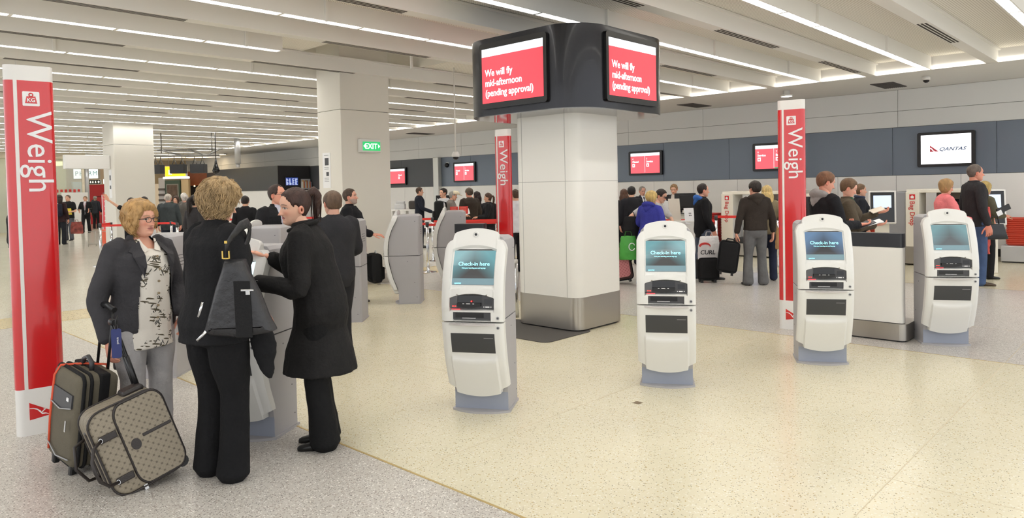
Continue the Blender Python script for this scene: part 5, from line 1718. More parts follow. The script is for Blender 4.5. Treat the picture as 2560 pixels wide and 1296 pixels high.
tube(bm, [(-.165, -d / 2 - .02, .37), (-.215, -d / 2 - .06, .355), (-.25, -d / 2 - .10, .30), (-.255, -d / 2 - .11, .245), (-.25, -d / 2 - .10, .19), (-.215, -d / 2 - .06, .135), (-.165, -d / 2 - .02, .12)], .009, 8); obj('carry_handle', bm, LEATHER, t)
bm = BM()
tube(bm, [(-.165, d / 2 + .01, .37), (-.26, d / 2 - .02, .35), (-.30, d / 2 - .08, .245), (-.26, d / 2 - .02, .14), (-.165, d / 2 + .01, .12)], .009, 8); obj('carry_handle', bm, LEATHER, t)
bm = BM(); bx(bm, -.205, -.195, -.03, .03, .08, .42, .004, 1); obj('top_zip', bm, LEATHER, t)
bm = BM(); bx(bm, .03, .15, -.06, .09, .51, .55, .02, 3); obj('handle_housing', bm, LEATHER, t)
bm = BM()
for y in (.02, .085):
    cyl(bm, (.13, y, .5), (.15, y, .93), .010, n=8)
    cyl(bm, (.13, y, .5), (.14, y, .72), .014, n=8)
tube(bm, [(.15, .0, .93), (.145, .05, .942), (.15, .105, .93)], .018, 8); obj('trolley_handle', bm, BLACK, t)
bm = BM(); bx(bm, .06, .14, -.05, .0, .508, .535, .01, 2); obj('top_grip', bm, MONO, t)
for y in (-.1, .1):
    bm = BM(); cyl(bm, (.17, y - .015, .04), (.17, y + .015, .04), .035, n=14); obj('wheel', bm, BLACK, t)
bm = BM()
for x in (-.05,): bx(bm, x - .01, x + .01, -d / 2, -d / 2 + .02, 0.0, .03)
obj('foot_stud', bm, CHROME, t)
DUF = Matrix.Translation(t.location) @ t.rotation_euler.to_matrix().to_4x4()
# blue tag on the trolley handle
t = thing('luggage_tag', 'dark blue luggage tag hanging from the duffle trolley handle', 'tag', DUF @ Vector((.145, -.03, .92)), math.radians(-20))
bm = BM(); prism(bm, [(x, z - .11) for x, z in rrect(.026, .085, .012, 3)], -.003, .003, axis='y'); obj('card', bm, mat('tag_blue', (34, 46, 104), .4), t)
text('travel', .017, t, (.003, -.0036, -.075), TXTWHITE, rot=(PI / 2, PI / 2, 0))
bm = BM(); tube(bm, [(0, 0, -.03), (.0, .004, .02), (.012, .006, .05)], .004, 6); obj('loop', bm, BLACK, t)

# shoulder bag of the woman in black
def polybag(pts, d, m, name, parent, r=.0):
    bm = BM(); prism(bm, pts, -d / 2, d / 2, axis='y')
    es = [e for e in bm.edges if abs(e.verts[0].co.y - e.verts[1].co.y) < 1e-5]
    bmesh.ops.bevel(bm, geom=es, offset=r or d * .38, segments=4, profile=.5, affect='EDGES')
    return obj(name, bm, m, parent, smooth=45)
BAGL = mat('black_bag_leather', (40, 40, 43), .42, bump=.35, bscale=28)
t = thing('shoulder_bag', 'large slouchy black leather shoulder bag with brass buckle on the blond woman', 'handbag', (1.835, 3.815, .89), math.radians(-47))
t.rotation_euler = (math.radians(3), 0, math.radians(-47))
polybag([(-.05, .41), (.05, .41), (.075, .33), (.125, .22), (.165, .10), (.205, .015), (.17, .0), (0, -.02), (-.15, -.005), (-.18, .02), (-.145, .13), (-.105, .26), (-.07, .35)], .13, BAGL, 'bag_body', t)
bm = BM(); bx(bm, .01, .10, -.071, -.066, -.01, .30, .002, 1); obj('webbing_panel', bm, BLKFAB, t)
bm = BM(); tube(bm, [(-.03, -.03, .42), (-.025, -.035, .5), (.0, -.02, .54), (.03, .02, .59), (.045, .08, .60), (.04, .13, .57), (.02, .15, .5), (.0, .10, .42)], .03, 8, flat=.25, up=(1, 0, 0)); obj('strap', bm, BAGL, t)
bm = BM()
for x in (-.045, -.01): bx(bm, x - .004, x + .004, -.062, -.05, .42, .465, .002, 1)
bx(bm, -.045, -.01, -.06, -.052, .42, .427); obj('buckle', bm, mat('brass', (206, 176, 96), .25, 1), t)
bm = BM(); bx(bm, -.03, -.015, -.064, -.056, .505, .52); obj('strap_stud', bm, MATS['brass'], t)
for a, b in (((-.16, -.07, .19), (-.185, -.075, .11)), ((-.15, -.07, .03), (-.20, -.075, -.02))):
    bm = BM(); tube(bm, [a, b], .008, 6); obj('zip_charm', bm, CHROME, t)
bm = BM(); bx(bm, .05, .12, -.082, -.072, .245, .258, .003, 1); bx(bm, .075, .1, -.082, -.072, .225, .25, .003, 1); obj('clasp', bm, CHROME, t)

# hem of a dark garment held by the woman in black
g = Geo()
g.ring_loft([((0, 0, .30), (.05, 0, 0), (0, .03, 0)), ((.02, .0, .15), (.075, 0, 0), (0, .035, 0)), ((.035, 0, .0), (.045, 0, 0), (0, .022, 0)), ((.05, 0, -.05), (.012, 0, 0), (0, .01, 0))], 16)
me = g.remesh(.01, 2); wrinkle(me, .008, 14)
o = tag(obj('cardigan', me, cloth('black_knit', (24, 24, 26)), None, smooth=True), 'black cardigan draped under the bag, hanging at her hip', 'cardigan'); o.location = (2.0, 3.90, .64); o.rotation_euler = (0, 0, -.8)

# black backpack of the flat-capped man, and the navy one at left
def backpack(label, loc, rz, m, s=1.0):
    t = thing('backpack', label, 'backpack', loc, rz)
    bm = soft_box(.30 * s, .18 * s, .46 * s, .06 * s); obj('pack', bm, m, t, smooth=40)
    bm = soft_box(.22 * s, .06 * s, .2 * s, .025 * s); bmesh.ops.translate(bm, vec=(0, -.1 * s, .05 * s), verts=bm.verts); obj('front_pocket', bm, m, t, smooth=40)
    bm = BM(); tube(bm, [(-.04, -.02, .45 * s), (0, -.02, .5 * s), (.04, -.02, .45 * s)], .008, 6); obj('grab_loop', bm, TXTWHITE, t)
    for sx in (-1, 1):
        bm = BM(); tube(bm, [(sx * .09, .07, .44 * s), (sx * .1, .16, .42 * s), (sx * .11, .19, .2 * s), (sx * .1, .09, .05 * s)], .02, 6, flat=.3); obj('shoulder_strap', bm, BLKFAB, t)
    return t
backpack('big black backpack on the man in the flat cap', (11.16, 12.88, .86), math.radians(R + 10 - 90), BLKFAB, 1.15)
backpack('navy backpack on the long-haired woman at left', (7.32, 28.40, .98), math.radians(AW + 6 - 90), cloth('navy_nylon', (34, 36, 50)), .95)
t = backpack('black backpack hanging low behind the bearded man', (6.30, 8.74, .30), math.radians(R + 120), BLKFAB, .95)
bm = BM(); bx(bm, -.02, .02, -.135, -.128, .16, .2); obj('yellow_badge', bm, mat('badge_yellow', (200, 196, 40), .5), t)

# cases and carriers in the right-hand queue
def small_case(label, loc, rz, m, w, d, h, front=None):
    t = thing('suitcase', label, 'suitcase', (*loc, 0), rz)
    bm = soft_box(w, d, h, .05); bmesh.ops.translate(bm, vec=(0, 0, .05), verts=bm.verts); obj('body', bm, m, t, smooth=40)
    bm = BM(); tube(bm, [(x, -d / 2 + .03, z + .05 + h / 2) for x, z in rrect(w / 2 + .003, h / 2 + .003, .06, 4)], .012, 6, closed=True); obj('edge_band', bm, BLKFAB, t)
    bm = BM(); tube(bm, [(-.07, 0, h + .05), (-.05, 0, h + .085), (.05, 0, h + .085), (.07, 0, h + .05)], .012, 6); obj('carry_handle', bm, BLACK, t)
    for x in (-w / 2 + .06, w / 2 - .06):
        bm = BM(); cyl(bm, (x - .015, d / 2 - .04, .035), (x + .015, d / 2 - .04, .035), .035, n=12); obj('wheel', bm, BLACK, t)
        bm = BM(); bx(bm, x - .02, x + .02, -d / 2 + .02, -d / 2 + .06, 0, .06); obj('foot', bm, BLACK, t)
    if front:
        bm = BM(); prism(bm, [(x, z + .05 + h / 2) for x, z in rrect(w / 2 - .04, h / 2 - .05, .06, 4)], -d / 2 - .014, -d / 2 - .004, axis='y'); obj('front_panel', bm, front, t)
    return t
c = small_case('black soft suitcase held upright by the young man in the hooded jacket', (10.93, 5.52), math.radians(R - 18), BLKFAB, .30, .22, .50)
c.location.z = .17; c.rotation_euler = (math.radians(0), math.radians(8), math.radians(R - 18))
PINK = grid_fabric('pink_dotted_nylon', (206, 132, 132), (150, 70, 74), 26)
c = small_case('brown suitcase with pink dotted front panel behind the front kiosk', (10.10, 7.0), math.radians(-47), cloth('brown_nylon', (84, 62, 58)), .40, .24, .60, PINK)
c.rotation_euler = (0, math.radians(-9), math.radians(-47)); c.location.z = .02
small_case('small black case standing behind the man with the blue hood', (11.05, 5.92), math.radians(R), BLKFAB, .34, .22, .36)
PLASTW = mat('white_plastic_bag', (228, 226, 224), .4, bump=.5, bscale=14)
def carrier(name, label, loc, rz, w, h, m, d=.10):
    t = thing(name, label, 'bag', loc, rz)
    g = Geo()
    g.ring_loft([((0, 0, 0), (w * .5, 0, 0), (0, d * .5, 0)), ((0, 0, h * .35), (w * .52, 0, 0), (0, d * .55, 0)), ((0, 0, h * .8), (w * .46, 0, 0), (0, d * .4, 0)), ((0, 0, h), (w * .4, 0, 0), (0, d * .25, 0))], 20)
    me = g.remesh(.014, 1); wrinkle(me, .008, 10); obj('bag_body', me, m, t, smooth=True)
    for y in (-.02, .02):
        bm = BM(); tube(bm, [(-.06, y, h - .01), (-.04, y, h + .07), (.04, y, h + .07), (.06, y, h - .01)], .007, 6, flat=.4); obj('handle', bm, m, t)
    return t
t = carrier('carrier_bag', 'white plastic carrier bag with red swirl and dark lettering', (11.05, 5.88, .36), math.radians(R), .38, .42, PLASTW)
text('CURL', .10, t, (-.17, -.068, .12), DARKGREY, bold=.002, shear=.15)
bm = BM()
pts_o = [(-.09 + .1 * math.cos(a), .25 + .07 * math.sin(a)) for a in np.linspace(PI * .1, PI * .95, 9)]
pts_i = [(-.08 + .085 * math.cos(a), .235 + .05 * math.sin(a)) for a in np.linspace(PI * .95, PI * .0, 9)]
prism(bm, pts_o + pts_i, -.07, -.062, axis='y'); obj('red_swirl', bm, TXTRED, t)
t = carrier('carrier_bag', 'green and white carrier bag beside the pink dotted suitcase', (10.02, 6.80, .42), math.radians(R), .30, .40, mat('green_plastic_bag', (70, 160, 60), .4, bump=.4, bscale=14))
bm = BM(); tube(bm, [(.05 + .05 * math.cos(a), -.06, .22 + .06 * math.sin(a)) for a in np.linspace(.4, 2 * PI - .4, 14)], .008, 6); obj('printed_ring', bm, TXTWHITE, t)
t = carrier('paper_bag', 'brown kraft paper bag carried by the blond woman', (11.66, 4.86, .56), math.radians(R + 5), .28, .36, mat('kraft_paper', (192, 152, 104), .8, bump=.3, bscale=20), .14)
bm = BM()
for k in range(7):
    rr = random.Random(k); tube(bm, [(-.08 + .026 * k, 0, .35), (-.08 + .026 * k + rr.uniform(-.03, .03), rr.uniform(-.04, .04), .42 + .03 * rr.random())], .016, 6, flat=.4)
obj('tissue', bm, mat('tissue_mix', (120, 112, 108), .8), t)
# black slouch bag at the elbow of the grey t-shirt
t = carrier('shoulder_bag', 'black slouchy bag hanging behind the person in blue', (10.12, 6.80, .80), math.radians(R), .26, .34, BLKFAB, .14)
# handbag and scarf of the woman at far right
t = thing('handbag', 'structured black handbag of the woman at the far right', 'handbag', (13.33, 2.22, .70), math.radians(R))
polybag([(-.11, .24), (.11, .24), (.19, .0), (-.17, .0)], .12, BLKGLOSS, 'bag_body', t, .02)
bm = BM(); tube(bm, [(-.07, 0, .23), (-.05, 0, .36), (.05, 0, .36), (.07, 0, .23)], .009, 6); obj('handle', bm, BLACK, t)
g = Geo()
g.ring_loft([((0, 0, .75), (.03, 0, 0), (0, .03, 0)), ((.02, 0, .55), (.07, 0, 0), (0, .04, 0)), ((-.02, 0, .35), (.06, 0, 0), (0, .03, 0)), ((.0, 0, .2), (.12, 0, 0), (0, .025, 0)), ((.06, 0, 0), (.03, 0, 0), (0, .015, 0))], 16)
me = g.remesh(.014, 1); wrinkle(me, .015, 9)
o = tag(obj('scarf', me, cloth('coral_scarf', (214, 96, 90)), None, smooth=True), 'coral red scarf hanging with the black handbag', 'scarf'); o.location = (13.40, 2.32, .46)
t = thing('wallet', 'black travel wallet held out by the woman at the far right', 'wallet', (13.84, 2.18, 1.15), math.radians(R))
bm = BM(); bx(bm, -.11, .11, -.012, .012, -.04, .05, .006, 2); obj('cover', bm, BLACK, t)
bm = BM(); bx(bm, -.14, -.05, -.02, -.012, -.06, .02, .002, 1); obj('papers', bm, TXTWHITE, t)
t.rotation_euler = (0, math.radians(-25), math.radians(R))
# papers and booklets in hands
def sheet(label, loc, rot, w, h, m, name='booklet', cat='booklet'):
    bm = BM(); bx(bm, -w / 2, w / 2, -h / 2, h / 2, -.005, .005, .002, 1)
    o = tag(obj(name, bm, m), label, cat); o.location = loc; o.rotation_euler = rot
sheet('dark passport wallet in the hands of the ginger-haired man', (8.98, 2.77, 1.15), (.3, -.35, math.radians(R)), .2, .12, DARKGREY)
sheet('white papers held by the woman in the olive jacket', (9.52, 2.84, 1.14), (.3, -.25, math.radians(R)), .2, .1, TXTWHITE, 'paper', 'papers')
sheet('cream booklet raised by the woman in the olive jacket', (9.92, 2.92, 1.28), (.4, -.3, math.radians(R)), .17, .1, mat('cream_paper', (226, 214, 196), .7))
sheet('white paper read by the man with tousled fair hair', (13.38, 8.02, 1.20), (1.1, -.3, math.radians(LF)), .3, .2, TXTWHITE, 'paper', 'papers')
sheet('white paper slip held by the man in the flat cap', (11.60, 12.44, 1.10), (.9, -.3, math.radians(R)), .2, .16, TXTWHITE, 'paper', 'papers')
sheet('yellow and blue snack pack held by the man in the black polo', (8.30, 30.68, 1.1), (1.4, 0, .4), .16, .24, mat('snack_pack', (220, 200, 60), .4), 'snack_pack', 'packet')
t = carrier('tote_bag', 'brown and red patterned tote carried by the long-haired woman', (7.86, 28.30, .36), math.radians(R), .44, .42, mat('tote_print', (128, 62, 54), .8, var=.6, vscale=9))
bm = BM(); tube(bm, [(0, 0, 0), (.12, -.02, .12), (.2, -.03, .2)], .008, 6)
# ================================================================ QUEUE PANEL, WALL MONITORS, BAG DROPS
FC = math.radians(-46.7)
t = thing('queue_divider', 'white upright panel with black top band on a steel foot, between two right-hand kiosks', 'panel', (8.09, 2.55, 0), -PI / 2)
bm = BM(); prism(bm, rrect(.425, .055, .03, 4), .19, .965); obj('white_panel', bm, PANELWHITE, t, smooth=35)
bm = BM(); prism(bm, rrect(.427, .057, .03, 4), .968, 1.11); obj('black_band', bm, mat('charcoal_band', (44, 46, 52), .4), t, smooth=35)
bm = BM(); prism(bm, [(x, y + .14) for x, y in rrect(.46, .22, .07, 6)], .015, .185); obj('steel_foot', bm, STEEL, t, smooth=35)
bm = BM(); prism(bm, [(x, y + .14) for x, y in rrect(.44, .2, .06, 6)], 0, .016); obj('recess', bm, BLACK, t)
t = thing('queue_divider', 'low panel with black top band behind the kiosk left of the monitor pillar', 'panel', (7.75, 8.2, 0), math.radians(-64))
bm = BM(); prism(bm, rrect(.24, .09, .03, 4), .02, .965); obj('white_panel', bm, PANELWHITE, t, smooth=35)
bm = BM(); prism(bm, rrect(.245, .092, .03, 4), .968, 1.11); obj('black_band', bm, MATS['charcoal_band'], t, smooth=35)
bm = BM(); prism(bm, rrect(.26, .12, .03, 4), 0, .02); obj('recess', bm, BLACK, t)

CNRED = glow('counter_red', (244, 92, 104), .95)
def wall_monitor(label, y0, y1, z0, z1, kind, txt=()):
    t = thing('wall_monitor', label, 'monitor', (XW - .03, (y0 + y1) / 2, (z0 + z1) / 2), -PI / 2)
    hx, hz = (y1 - y0) / 2, (z1 - z0) / 2
    bm = BM(); prism(bm, rrect(hx, hz, .04, 4), -.07, .0, axis='y'); obj('bezel', bm, BEZ, t)
    hx -= .075; hz -= .06
    def q(name, a, b, c, d, m, y=-.072):
        bm = BM(); bx(bm, a, b, y, y + .003, c, d); return obj(name, bm, m, t)
    if kind == 'logo':
        sc_ = q('screen', -hx, hx, -hz, hz, glow('white_screen', (250, 251, 255), 1.15))
        text('QANTAS', .105, sc_, (-.13, -.0735, -.035), mat('print_navy', (60, 92, 140), .5), sx=1.2, shear=.35, bold=.0015)
        bm = BM(); prism(bm, [(-.30, -.05), (-.30, .09), (-.13, -.05)], -.0745, -.072, axis='y'); tr = obj('logo_triangle', bm, mat('print_pinkred', (232, 84, 100), .5), sc_)
        bm = BM(); prism(bm, [(-.30, .035), (-.27, .03), (-.245, .0), (-.225, -.03), (-.19, -.035), (-.225, -.045), (-.255, -.02), (-.28, .015), (-.30, .02)], -.0765, -.0745, axis='y'); obj('logo_figure', bm, MATS['white_screen'], tr)
    else:
        q('screen', -hx, hx, -hz, hz - .085, CNRED)
        q('header_strip', -hx, hx, hz - .085, hz, WHSCR)
        if kind == 'two':
            q('divider', -.004, .004, -hz + .02, hz - .085, TXSCR, -.074)
        for x, num, w_ in txt:
            if num: text(num, .07, t, (x, -.075, hz - .19), TXSCR)
            text(w_, .075, t, (x, -.075, hz - .275), TXSCR, bold=.002)
            o = q('pictogram', x, x + .085, hz - .40, hz - .305, TXSCR, -.0745)
            bm = BM(); bx(bm, x + .025, x + .06, -.0765, -.0745, hz - .375, hz - .335); obj('pictogram_core', bm, CNRED, o)
    if kind == 'green':
        pass
    return t
wall_monitor('wall monitor showing 4 Closed and 5 Service on red', 10.96, 12.09, 1.944, 2.648, 'two', ((-.43, '4', 'Closed'), (.05, '5', 'Service')))
m6 = wall_monitor('wall monitor showing 6 Service and 7 Bag Drop, half behind the right weigh sign', 7.13, 8.26, 1.95, 2.668, 'two', ((-.43, '6', 'Service'), (.05, '7', 'Bag Drop')))
bm = BM(); bx(bm, .01, .48, -.075, -.072, -.295, -.265); obj('green_bar', bm, glow('green_bar', (60, 160, 120), .8), m6)
wall_monitor('wall monitor showing the airline logo on white, right end of the slate band', 3.32, 4.43, 1.93, 2.69, 'logo')
wall_monitor('wall monitor with Closed and Service columns just right of the metal wall post', 18.65, 19.80, 1.9, 2.63, 'two', ((-.43, '', 'Closed'), (.05, '1', 'Service')))
wall_monitor('wall monitor with plain red message, cut off by the exit sign pillar', 22.6, 23.75, 1.86, 2.56, 'one', ((.1, '', 'Closed'),))
t = thing('security_camera', 'small black dome camera on the slate band beside the metal wall post', 'camera', (17.95, 20.2, 2.55))
bm = BM(); bmesh.ops.create_uvsphere(bm, u_segments=14, v_segments=10, radius=.09); obj('dome', bm, BLKGLOSS, t, smooth=True)
bm = BM(); bx(bm, .0, .05, -.06, .06, .02, .1, .01); obj('bracket', bm, WHITE, t)

BDW = mat('bag_drop_white', (234, 228, 214), .4)
BDGREY = mat('bag_drop_grey', (150, 150, 154), .5)
def bag_drop(label, yp0, yp1, xf, width, post_first=True):
    """portal: lettered post, header, inner walls and conveyor; local frame faces -X of the hall"""
    t = thing('bag_drop_unit', label, 'bag drop', (xf, yp0, 0), -PI / 2)
    pw = yp0 - yp1
    bm = BM(); bx(bm, 0, pw, 0, .5, .36, 1.42, .012); po = obj('post', bm, BDW, t)
    bm = BM(); bx(bm, -.005, pw + .005, -.005, .5, .03, .36, .006); obj('steel_foot', bm, STEEL, t)
    bm = BM(); bx(bm, 0, width, .06, 1.5, 1.40, 1.47, .012); obj('header', bm, BDW, t)
    bm = BM(); bx(bm, width - .12, width, .06, 1.5, .03, 1.40, .01); obj('far_post', bm, BDW, t)
    bm = BM(); bx(bm, pw, width - .12, 1.3, 1.36, .45, 1.40); obj('back_wall', bm, mat('bag_drop_back', (206, 194, 180), .5), t)
    bm = BM(); bx(bm, width - .16, width - .12, .1, 1.3, .45, 1.40); obj('side_wall', bm, BDGREY, t)
    bm = BM(); bx(bm, pw + .12, width - .42, 1.28, 1.30, .72, 1.25, .01); obj('scanner_window', bm, mat('dark_glass', (52, 50, 52), .1), t)
    bm = BM(); bx(bm, pw, width - .12, .02, 1.4, .30, .42, .02); obj('conveyor_belt', bm, mat('belt_rubber', (46, 46, 48), .7), t)
    bm = BM(); bx(bm, pw, width - .12, .0, 1.4, .03, .30, .006); obj('conveyor_side', bm, STEEL, t)
    text('Bag Drop', .122, po, (pw / 2 - .04, -.004, 1.245), TXTRED, rot=(PI / 2, PI / 2, 0), bold=.001)
    bm = BM(); bx(bm, pw / 2 - .05, pw / 2 + .05, -.004, .001, 1.275, 1.375); ic = obj('icon_plate', bm, QRED, po)
    bm = BM(); bx(bm, pw / 2 - .028, pw / 2 + .028, -.006, -.003, 1.295, 1.34); bx(bm, pw / 2 - .012, pw / 2 + .012, -.006, -.003, 1.34, 1.352); obj('bag_icon', bm, TXTWHITE, ic)
    return t
bd = bag_drop('bag drop portal with lettered cream post, left of the young man with the suitcase', 7.83, 7.54, 15.3, 1.45)
bm = BM(); bx(bm, .56, .78, .3, .34, .46, 1.06, .01); obj('touch_screen', bm, glow('soft_blue_screen', (150, 176, 226), .9), bd)
bag_drop('bag drop portal with lettered cream post, left of the woman in the pink shirt', 4.02, 3.78, 15.4, 1.10)
t = thing('equipment_cabinet', 'tall dark grey and white cabinet beside the left bag drop portal', 'cabinet', (15.5, 6.2, 0), -PI / 2)
bm = BM(); bx(bm, -.1, .5, 0, .5, .06, 1.40, .01); obj('body', bm, BDW, t)
bm = BM(); bx(bm, .02, .42, -.01, .01, .42, 1.34); obj('dark_door', bm, mat('dark_glass', (52, 50, 52), .1), t)
bm = BM(); bx(bm, -.1, .5, -.005, .5, 0, .30); obj('steel_foot', bm, STEEL, t)
t = thing('equipment_cabinet', 'plain grey side cabinet left of the right bag drop portal', 'cabinet', (15.45, 4.4, 0), -PI / 2)
bm = BM(); bx(bm, .02, .37, 0, 1.2, .03, 1.42, .01); obj('body', bm, BDGREY, t)
bm = BM(); bx(bm, .10, .18, -.01, .0, 1.28, 1.37); obj('black_sensor', bm, BLACK, t)
def touch_kiosk(label, loc, rz, w=.46, h=.62, z=.84):
    t = thing('touch_terminal', label, 'screen', (*loc, 0), rz)
    bm = BM(); bx(bm, -w / 2, w / 2, -.04, .06, z, z + h, .012); fr = obj('white_frame', bm, WHITE, t)
    fr.rotation_euler = (math.radians(-6), 0, 0); 
    fr.location = (0, -z * math.sin(math.radians(6)) * 1.0 + .02, z * (1 - math.cos(math.radians(6))))
    bm = BM(); bx(bm, -w / 2 + .03, w / 2 - .03, -.045, -.035, z + .03, z + h - .03); gp = obj('black_glass', bm, BLKGLOSS, fr)
    bm = BM(); bx(bm, -w / 2 + .08, w / 2 - .08, -.048, -.044, z + h * .48, z + h - .09); sc2 = obj('lit_screen', bm, glow('pale_blue_screen', (196, 210, 232), .75), gp)
    bm = BM(); bx(bm, -.12, .12, .06, .22, 0, z + h * .6, .01); obj('column', bm, BDW, t)
    return t
touch_kiosk('white framed tilted touch terminal behind the staff woman', (14.59, 4.20), math.radians(-70))
touch_kiosk('white framed touch terminal at the far right behind the tall man', (14.75, 2.50), math.radians(-62))

# stacked trays: every tray is a thing
TRAY = mat('tray_orange_red', (206, 74, 54), .45)
TRAYD = mat('tray_dark_red', (176, 40, 38), .45)
def tray_mesh(m):
    bm = BM()
    o = rrect(.24, .33, .05, 3); i_ = rrect(.22, .31, .045, 3)
    lo = [(x * .93, y * .95) for x, y in i_]
    A = [bm.verts.new((x, y, .05)) for x, y in o]; B = [bm.verts.new((x, y, .038)) for x, y in o]
    C_ = [bm.verts.new((x * .95, y * .96, 0)) for x, y in i_]; D = [bm.verts.new((x, y, .05)) for x, y in i_]; E = [bm.verts.new((x, y, .008)) for x, y in lo]
    n = len(o)
    for P, Q in ((C_, B), (B, A), (A, D), (D, E)):
        for k in range(n): bm.faces.new((P[k], P[(k + 1) % n], Q[(k + 1) % n], Q[k]))
    bm.faces.new(C_[::-1]); bm.faces.new(E)
    me = bpy.data.meshes.new('tray'); bm.to_mesh(me); bm.free(); me.materials.append(m); return me
TM1, TM2 = tray_mesh(TRAY), tray_mesh(TRAYD)
rr = random.Random(3)
ORDN = ('topmost', 'second', 'third', 'fourth', 'fifth', 'sixth', 'seventh', 'eighth', 'ninth', 'tenth', 'eleventh', 'twelfth', 'thirteenth', 'fourteenth', 'fifteenth', 'sixteenth', 'seventeenth', 'eighteenth', 'nineteenth', 'twentieth')
for (x, y, z0, n, me, lb, gp) in ((17.1, 2.30, .335, 14, TM1, 'orange red luggage tray in the stack on the steel plinth at the right edge', 'trays at the right edge'),
                                 (16.6, 4.95, .30, 13, TM1, 'orange red luggage tray in the stack under the tilted touch terminal', 'trays under the touch terminal'),
                                 (15.3, 8.25, .30, 18, TM2, 'red luggage tray in the stack behind the man with the blue hood', 'trays behind the blue hooded man'),
                                 (14.2, 12.6, .30, 20, TM2, 'dark red luggage tray in the stack left of the middle weigh sign', 'trays left of the middle weigh sign')):
    for k in range(n):
        o = inst('tray', me, None, (x + rr.uniform(-.006, .006), y + rr.uniform(-.006, .006), z0 + k * .037), (0, 0, rr.uniform(-.02, .02)))
        tag(o, lb.replace('luggage tray', 'tray,') .replace('in the stack', (ORDN[n - 1 - k] + ' from top' if k < n - 1 else 'topmost') + ' in stack'), 'tray', gp)
def plinth(label, x, y, hx, hy, z):
    t = thing('tray_plinth', label, 'plinth', (x, y, 0))
    bm = BM(); bx(bm, -hx, hx, -hy, hy, .02, z, .015); obj('body', bm, mat('plinth_steel', (196, 196, 198), .35, .5), t)
    bm = BM(); bx(bm, -hx + .02, hx - .02, -hy + .02, hy - .02, 0, .03); obj('recess', bm, BLACK, t)
plinth('pale steel plinth carrying the trays at the right edge', 17.1, 2.28, .30, .42, .333)
plinth('steel plinth under the trays behind the touch terminal', 16.6, 4.95, .28, .38, .298)
plinth('steel plinth under the trays behind the blue hooded man', 15.3, 8.25, .28, .38, .298)
plinth('steel plinth under the trays left of the middle weigh sign', 14.2, 12.6, .28, .38, .298)

# counters and what stands on them
def counter(label, loc, rz, w, d, z, icons=False):
    t = thing('service_counter', label, 'counter', (*loc, 0), rz)
    bm = BM(); bx(bm, -w / 2, w / 2, -d / 2, d / 2, .10, z - .04, .015); obj('body', bm, PANELWHITE, t)
    bm = BM(); bx(bm, -w / 2 - .02, w / 2 + .02, -d / 2 - .02, d / 2 + .02, z - .04, z, .008); obj('counter_top', bm, WHITE, t)
    bm = BM(); bx(bm, -w / 2 + .03, w / 2 - .03, -d / 2 + .04, d / 2 - .04, 0, .10); obj('kick', bm, BLACK, t)
    if icons:
        bm = BM()
        for x, zz, s_ in ((-.12, .16, .05), (-.12, .26, .03), (.06, .14, .03), (.06, .22, .03)): bx(bm, x - s_, x + s_, -d / 2 - .003, -d / 2, z - zz - .02, z - zz + .02)
        obj('printed_symbols', bm, DARKGREY, t)
    return t
def desk_monitor(label, loc, rz, w=.42, h=.32):
    t = thing('desk_monitor', label, 'monitor', loc, rz)
    bm = BM(); bx(bm, -w / 2, w / 2, -.02, .02, .12, .12 + h, .008); bx(bm, -w / 4, w / 4, -.05, -.02, .16, .08 + h, .01); obj('shell', bm, BLACK, t)
    bm = BM(); bx(bm, -.03, .03, -.03, 0, .02, .2); obj('neck', bm, BLACK, t)
    bm = BM(); bx(bm, -.12, .12, -.09, .09, 0, .02, .005); obj('foot', bm, BLACK, t)
counter('white service counter with dark printed symbols behind the flat-capped man', (13.15, 14.62), FC, .64, .55, 1.05, True)
desk_monitor('black monitor seen from behind on the symbol-marked counter', (13.02, 14.82, 1.05), FC + .15)
t = thing('high_desk', 'open white high desk beside the exit sign pillar', 'desk', (13.1, 16.55, 0), FC)
bm = BM(); bx(bm, -.4, .3, -.3, .3, 1.06, 1.10, .006); obj('desk_top', bm, WHITE, t)
for x in (-.38, .0, .28):
    bm = BM(); bx(bm, x - .02, x + .02, -.28, .28, 0, 1.06); obj('leg_panel', bm, WHITE, t)
t = thing('printer', 'pale grey printer on the white high desk', 'printer', (12.98, 16.68, 1.10), FC)
bm = BM(); bx(bm, -.15, .15, -.14, .14, 0, .16, .02); bx(bm, -.11, .13, -.1, .12, .15, .24, .02); obj('body', bm, mat('printer_grey', (196, 196, 196), .5), t)
t = thing('desk_phone_box', 'dark rounded equipment box on the white high desk', 'box', (13.24, 16.40, 1.10), FC)
bm = BM(); bx(bm, -.13, .13, -.12, .12, 0, .24, .05, 3); obj('body', bm, mat('box_brown', (70, 62, 58), .6), t)
counter('long white service counter on the right behind the queue', (14.55, 8.95), -PI / 2, 1.6, .5, 1.0)
desk_monitor('black monitor seen from behind, left of the man with the blue hood', (14.20, 8.12, 1.0), math.radians(-60), .46, .34)
t = thing('info_stand', 'white leaning leaflet stand with framed notice beside the front kiosk', 'stand', (11.85, 6.80, 0), math.radians(-40))
bm = BM(); bx(bm, -.22, .22, .0, .3, .02, .98, .012); obj('pedestal', bm, PANELWHITE, t)
bm = BM(); bx(bm, -.2, .02, -.012, .0, .0, .42, .004); f1 = obj('framed_notice', bm, mat('notice_cream', (206, 196, 182), .5), t); f1.location = (-.05, .08, .98); f1.rotation_euler = (math.radians(-12), 0, 0)
bm = BM(); bx(bm, .0, .2, -.012, .0, .0, .3, .004); f2 = obj('white_notice', bm, TXTWHITE, t); f2.location = (.02, .0, .92); f2.rotation_euler = (math.radians(-14), 0, .1)
bm = BM()
for x, z in ((.09, .19), (.12, .19), (.09, .15), (.12, .15)): bx(bm, x, x + .016, -.0145, -.012, z, z + .02)
obj('printed_marks', bm, DARKGREY, f2)
t = thing('red_notice_board', 'small red two-panel notice board on a post by the flat-capped man', 'sign', (10.84, 11.83, 0), FC)
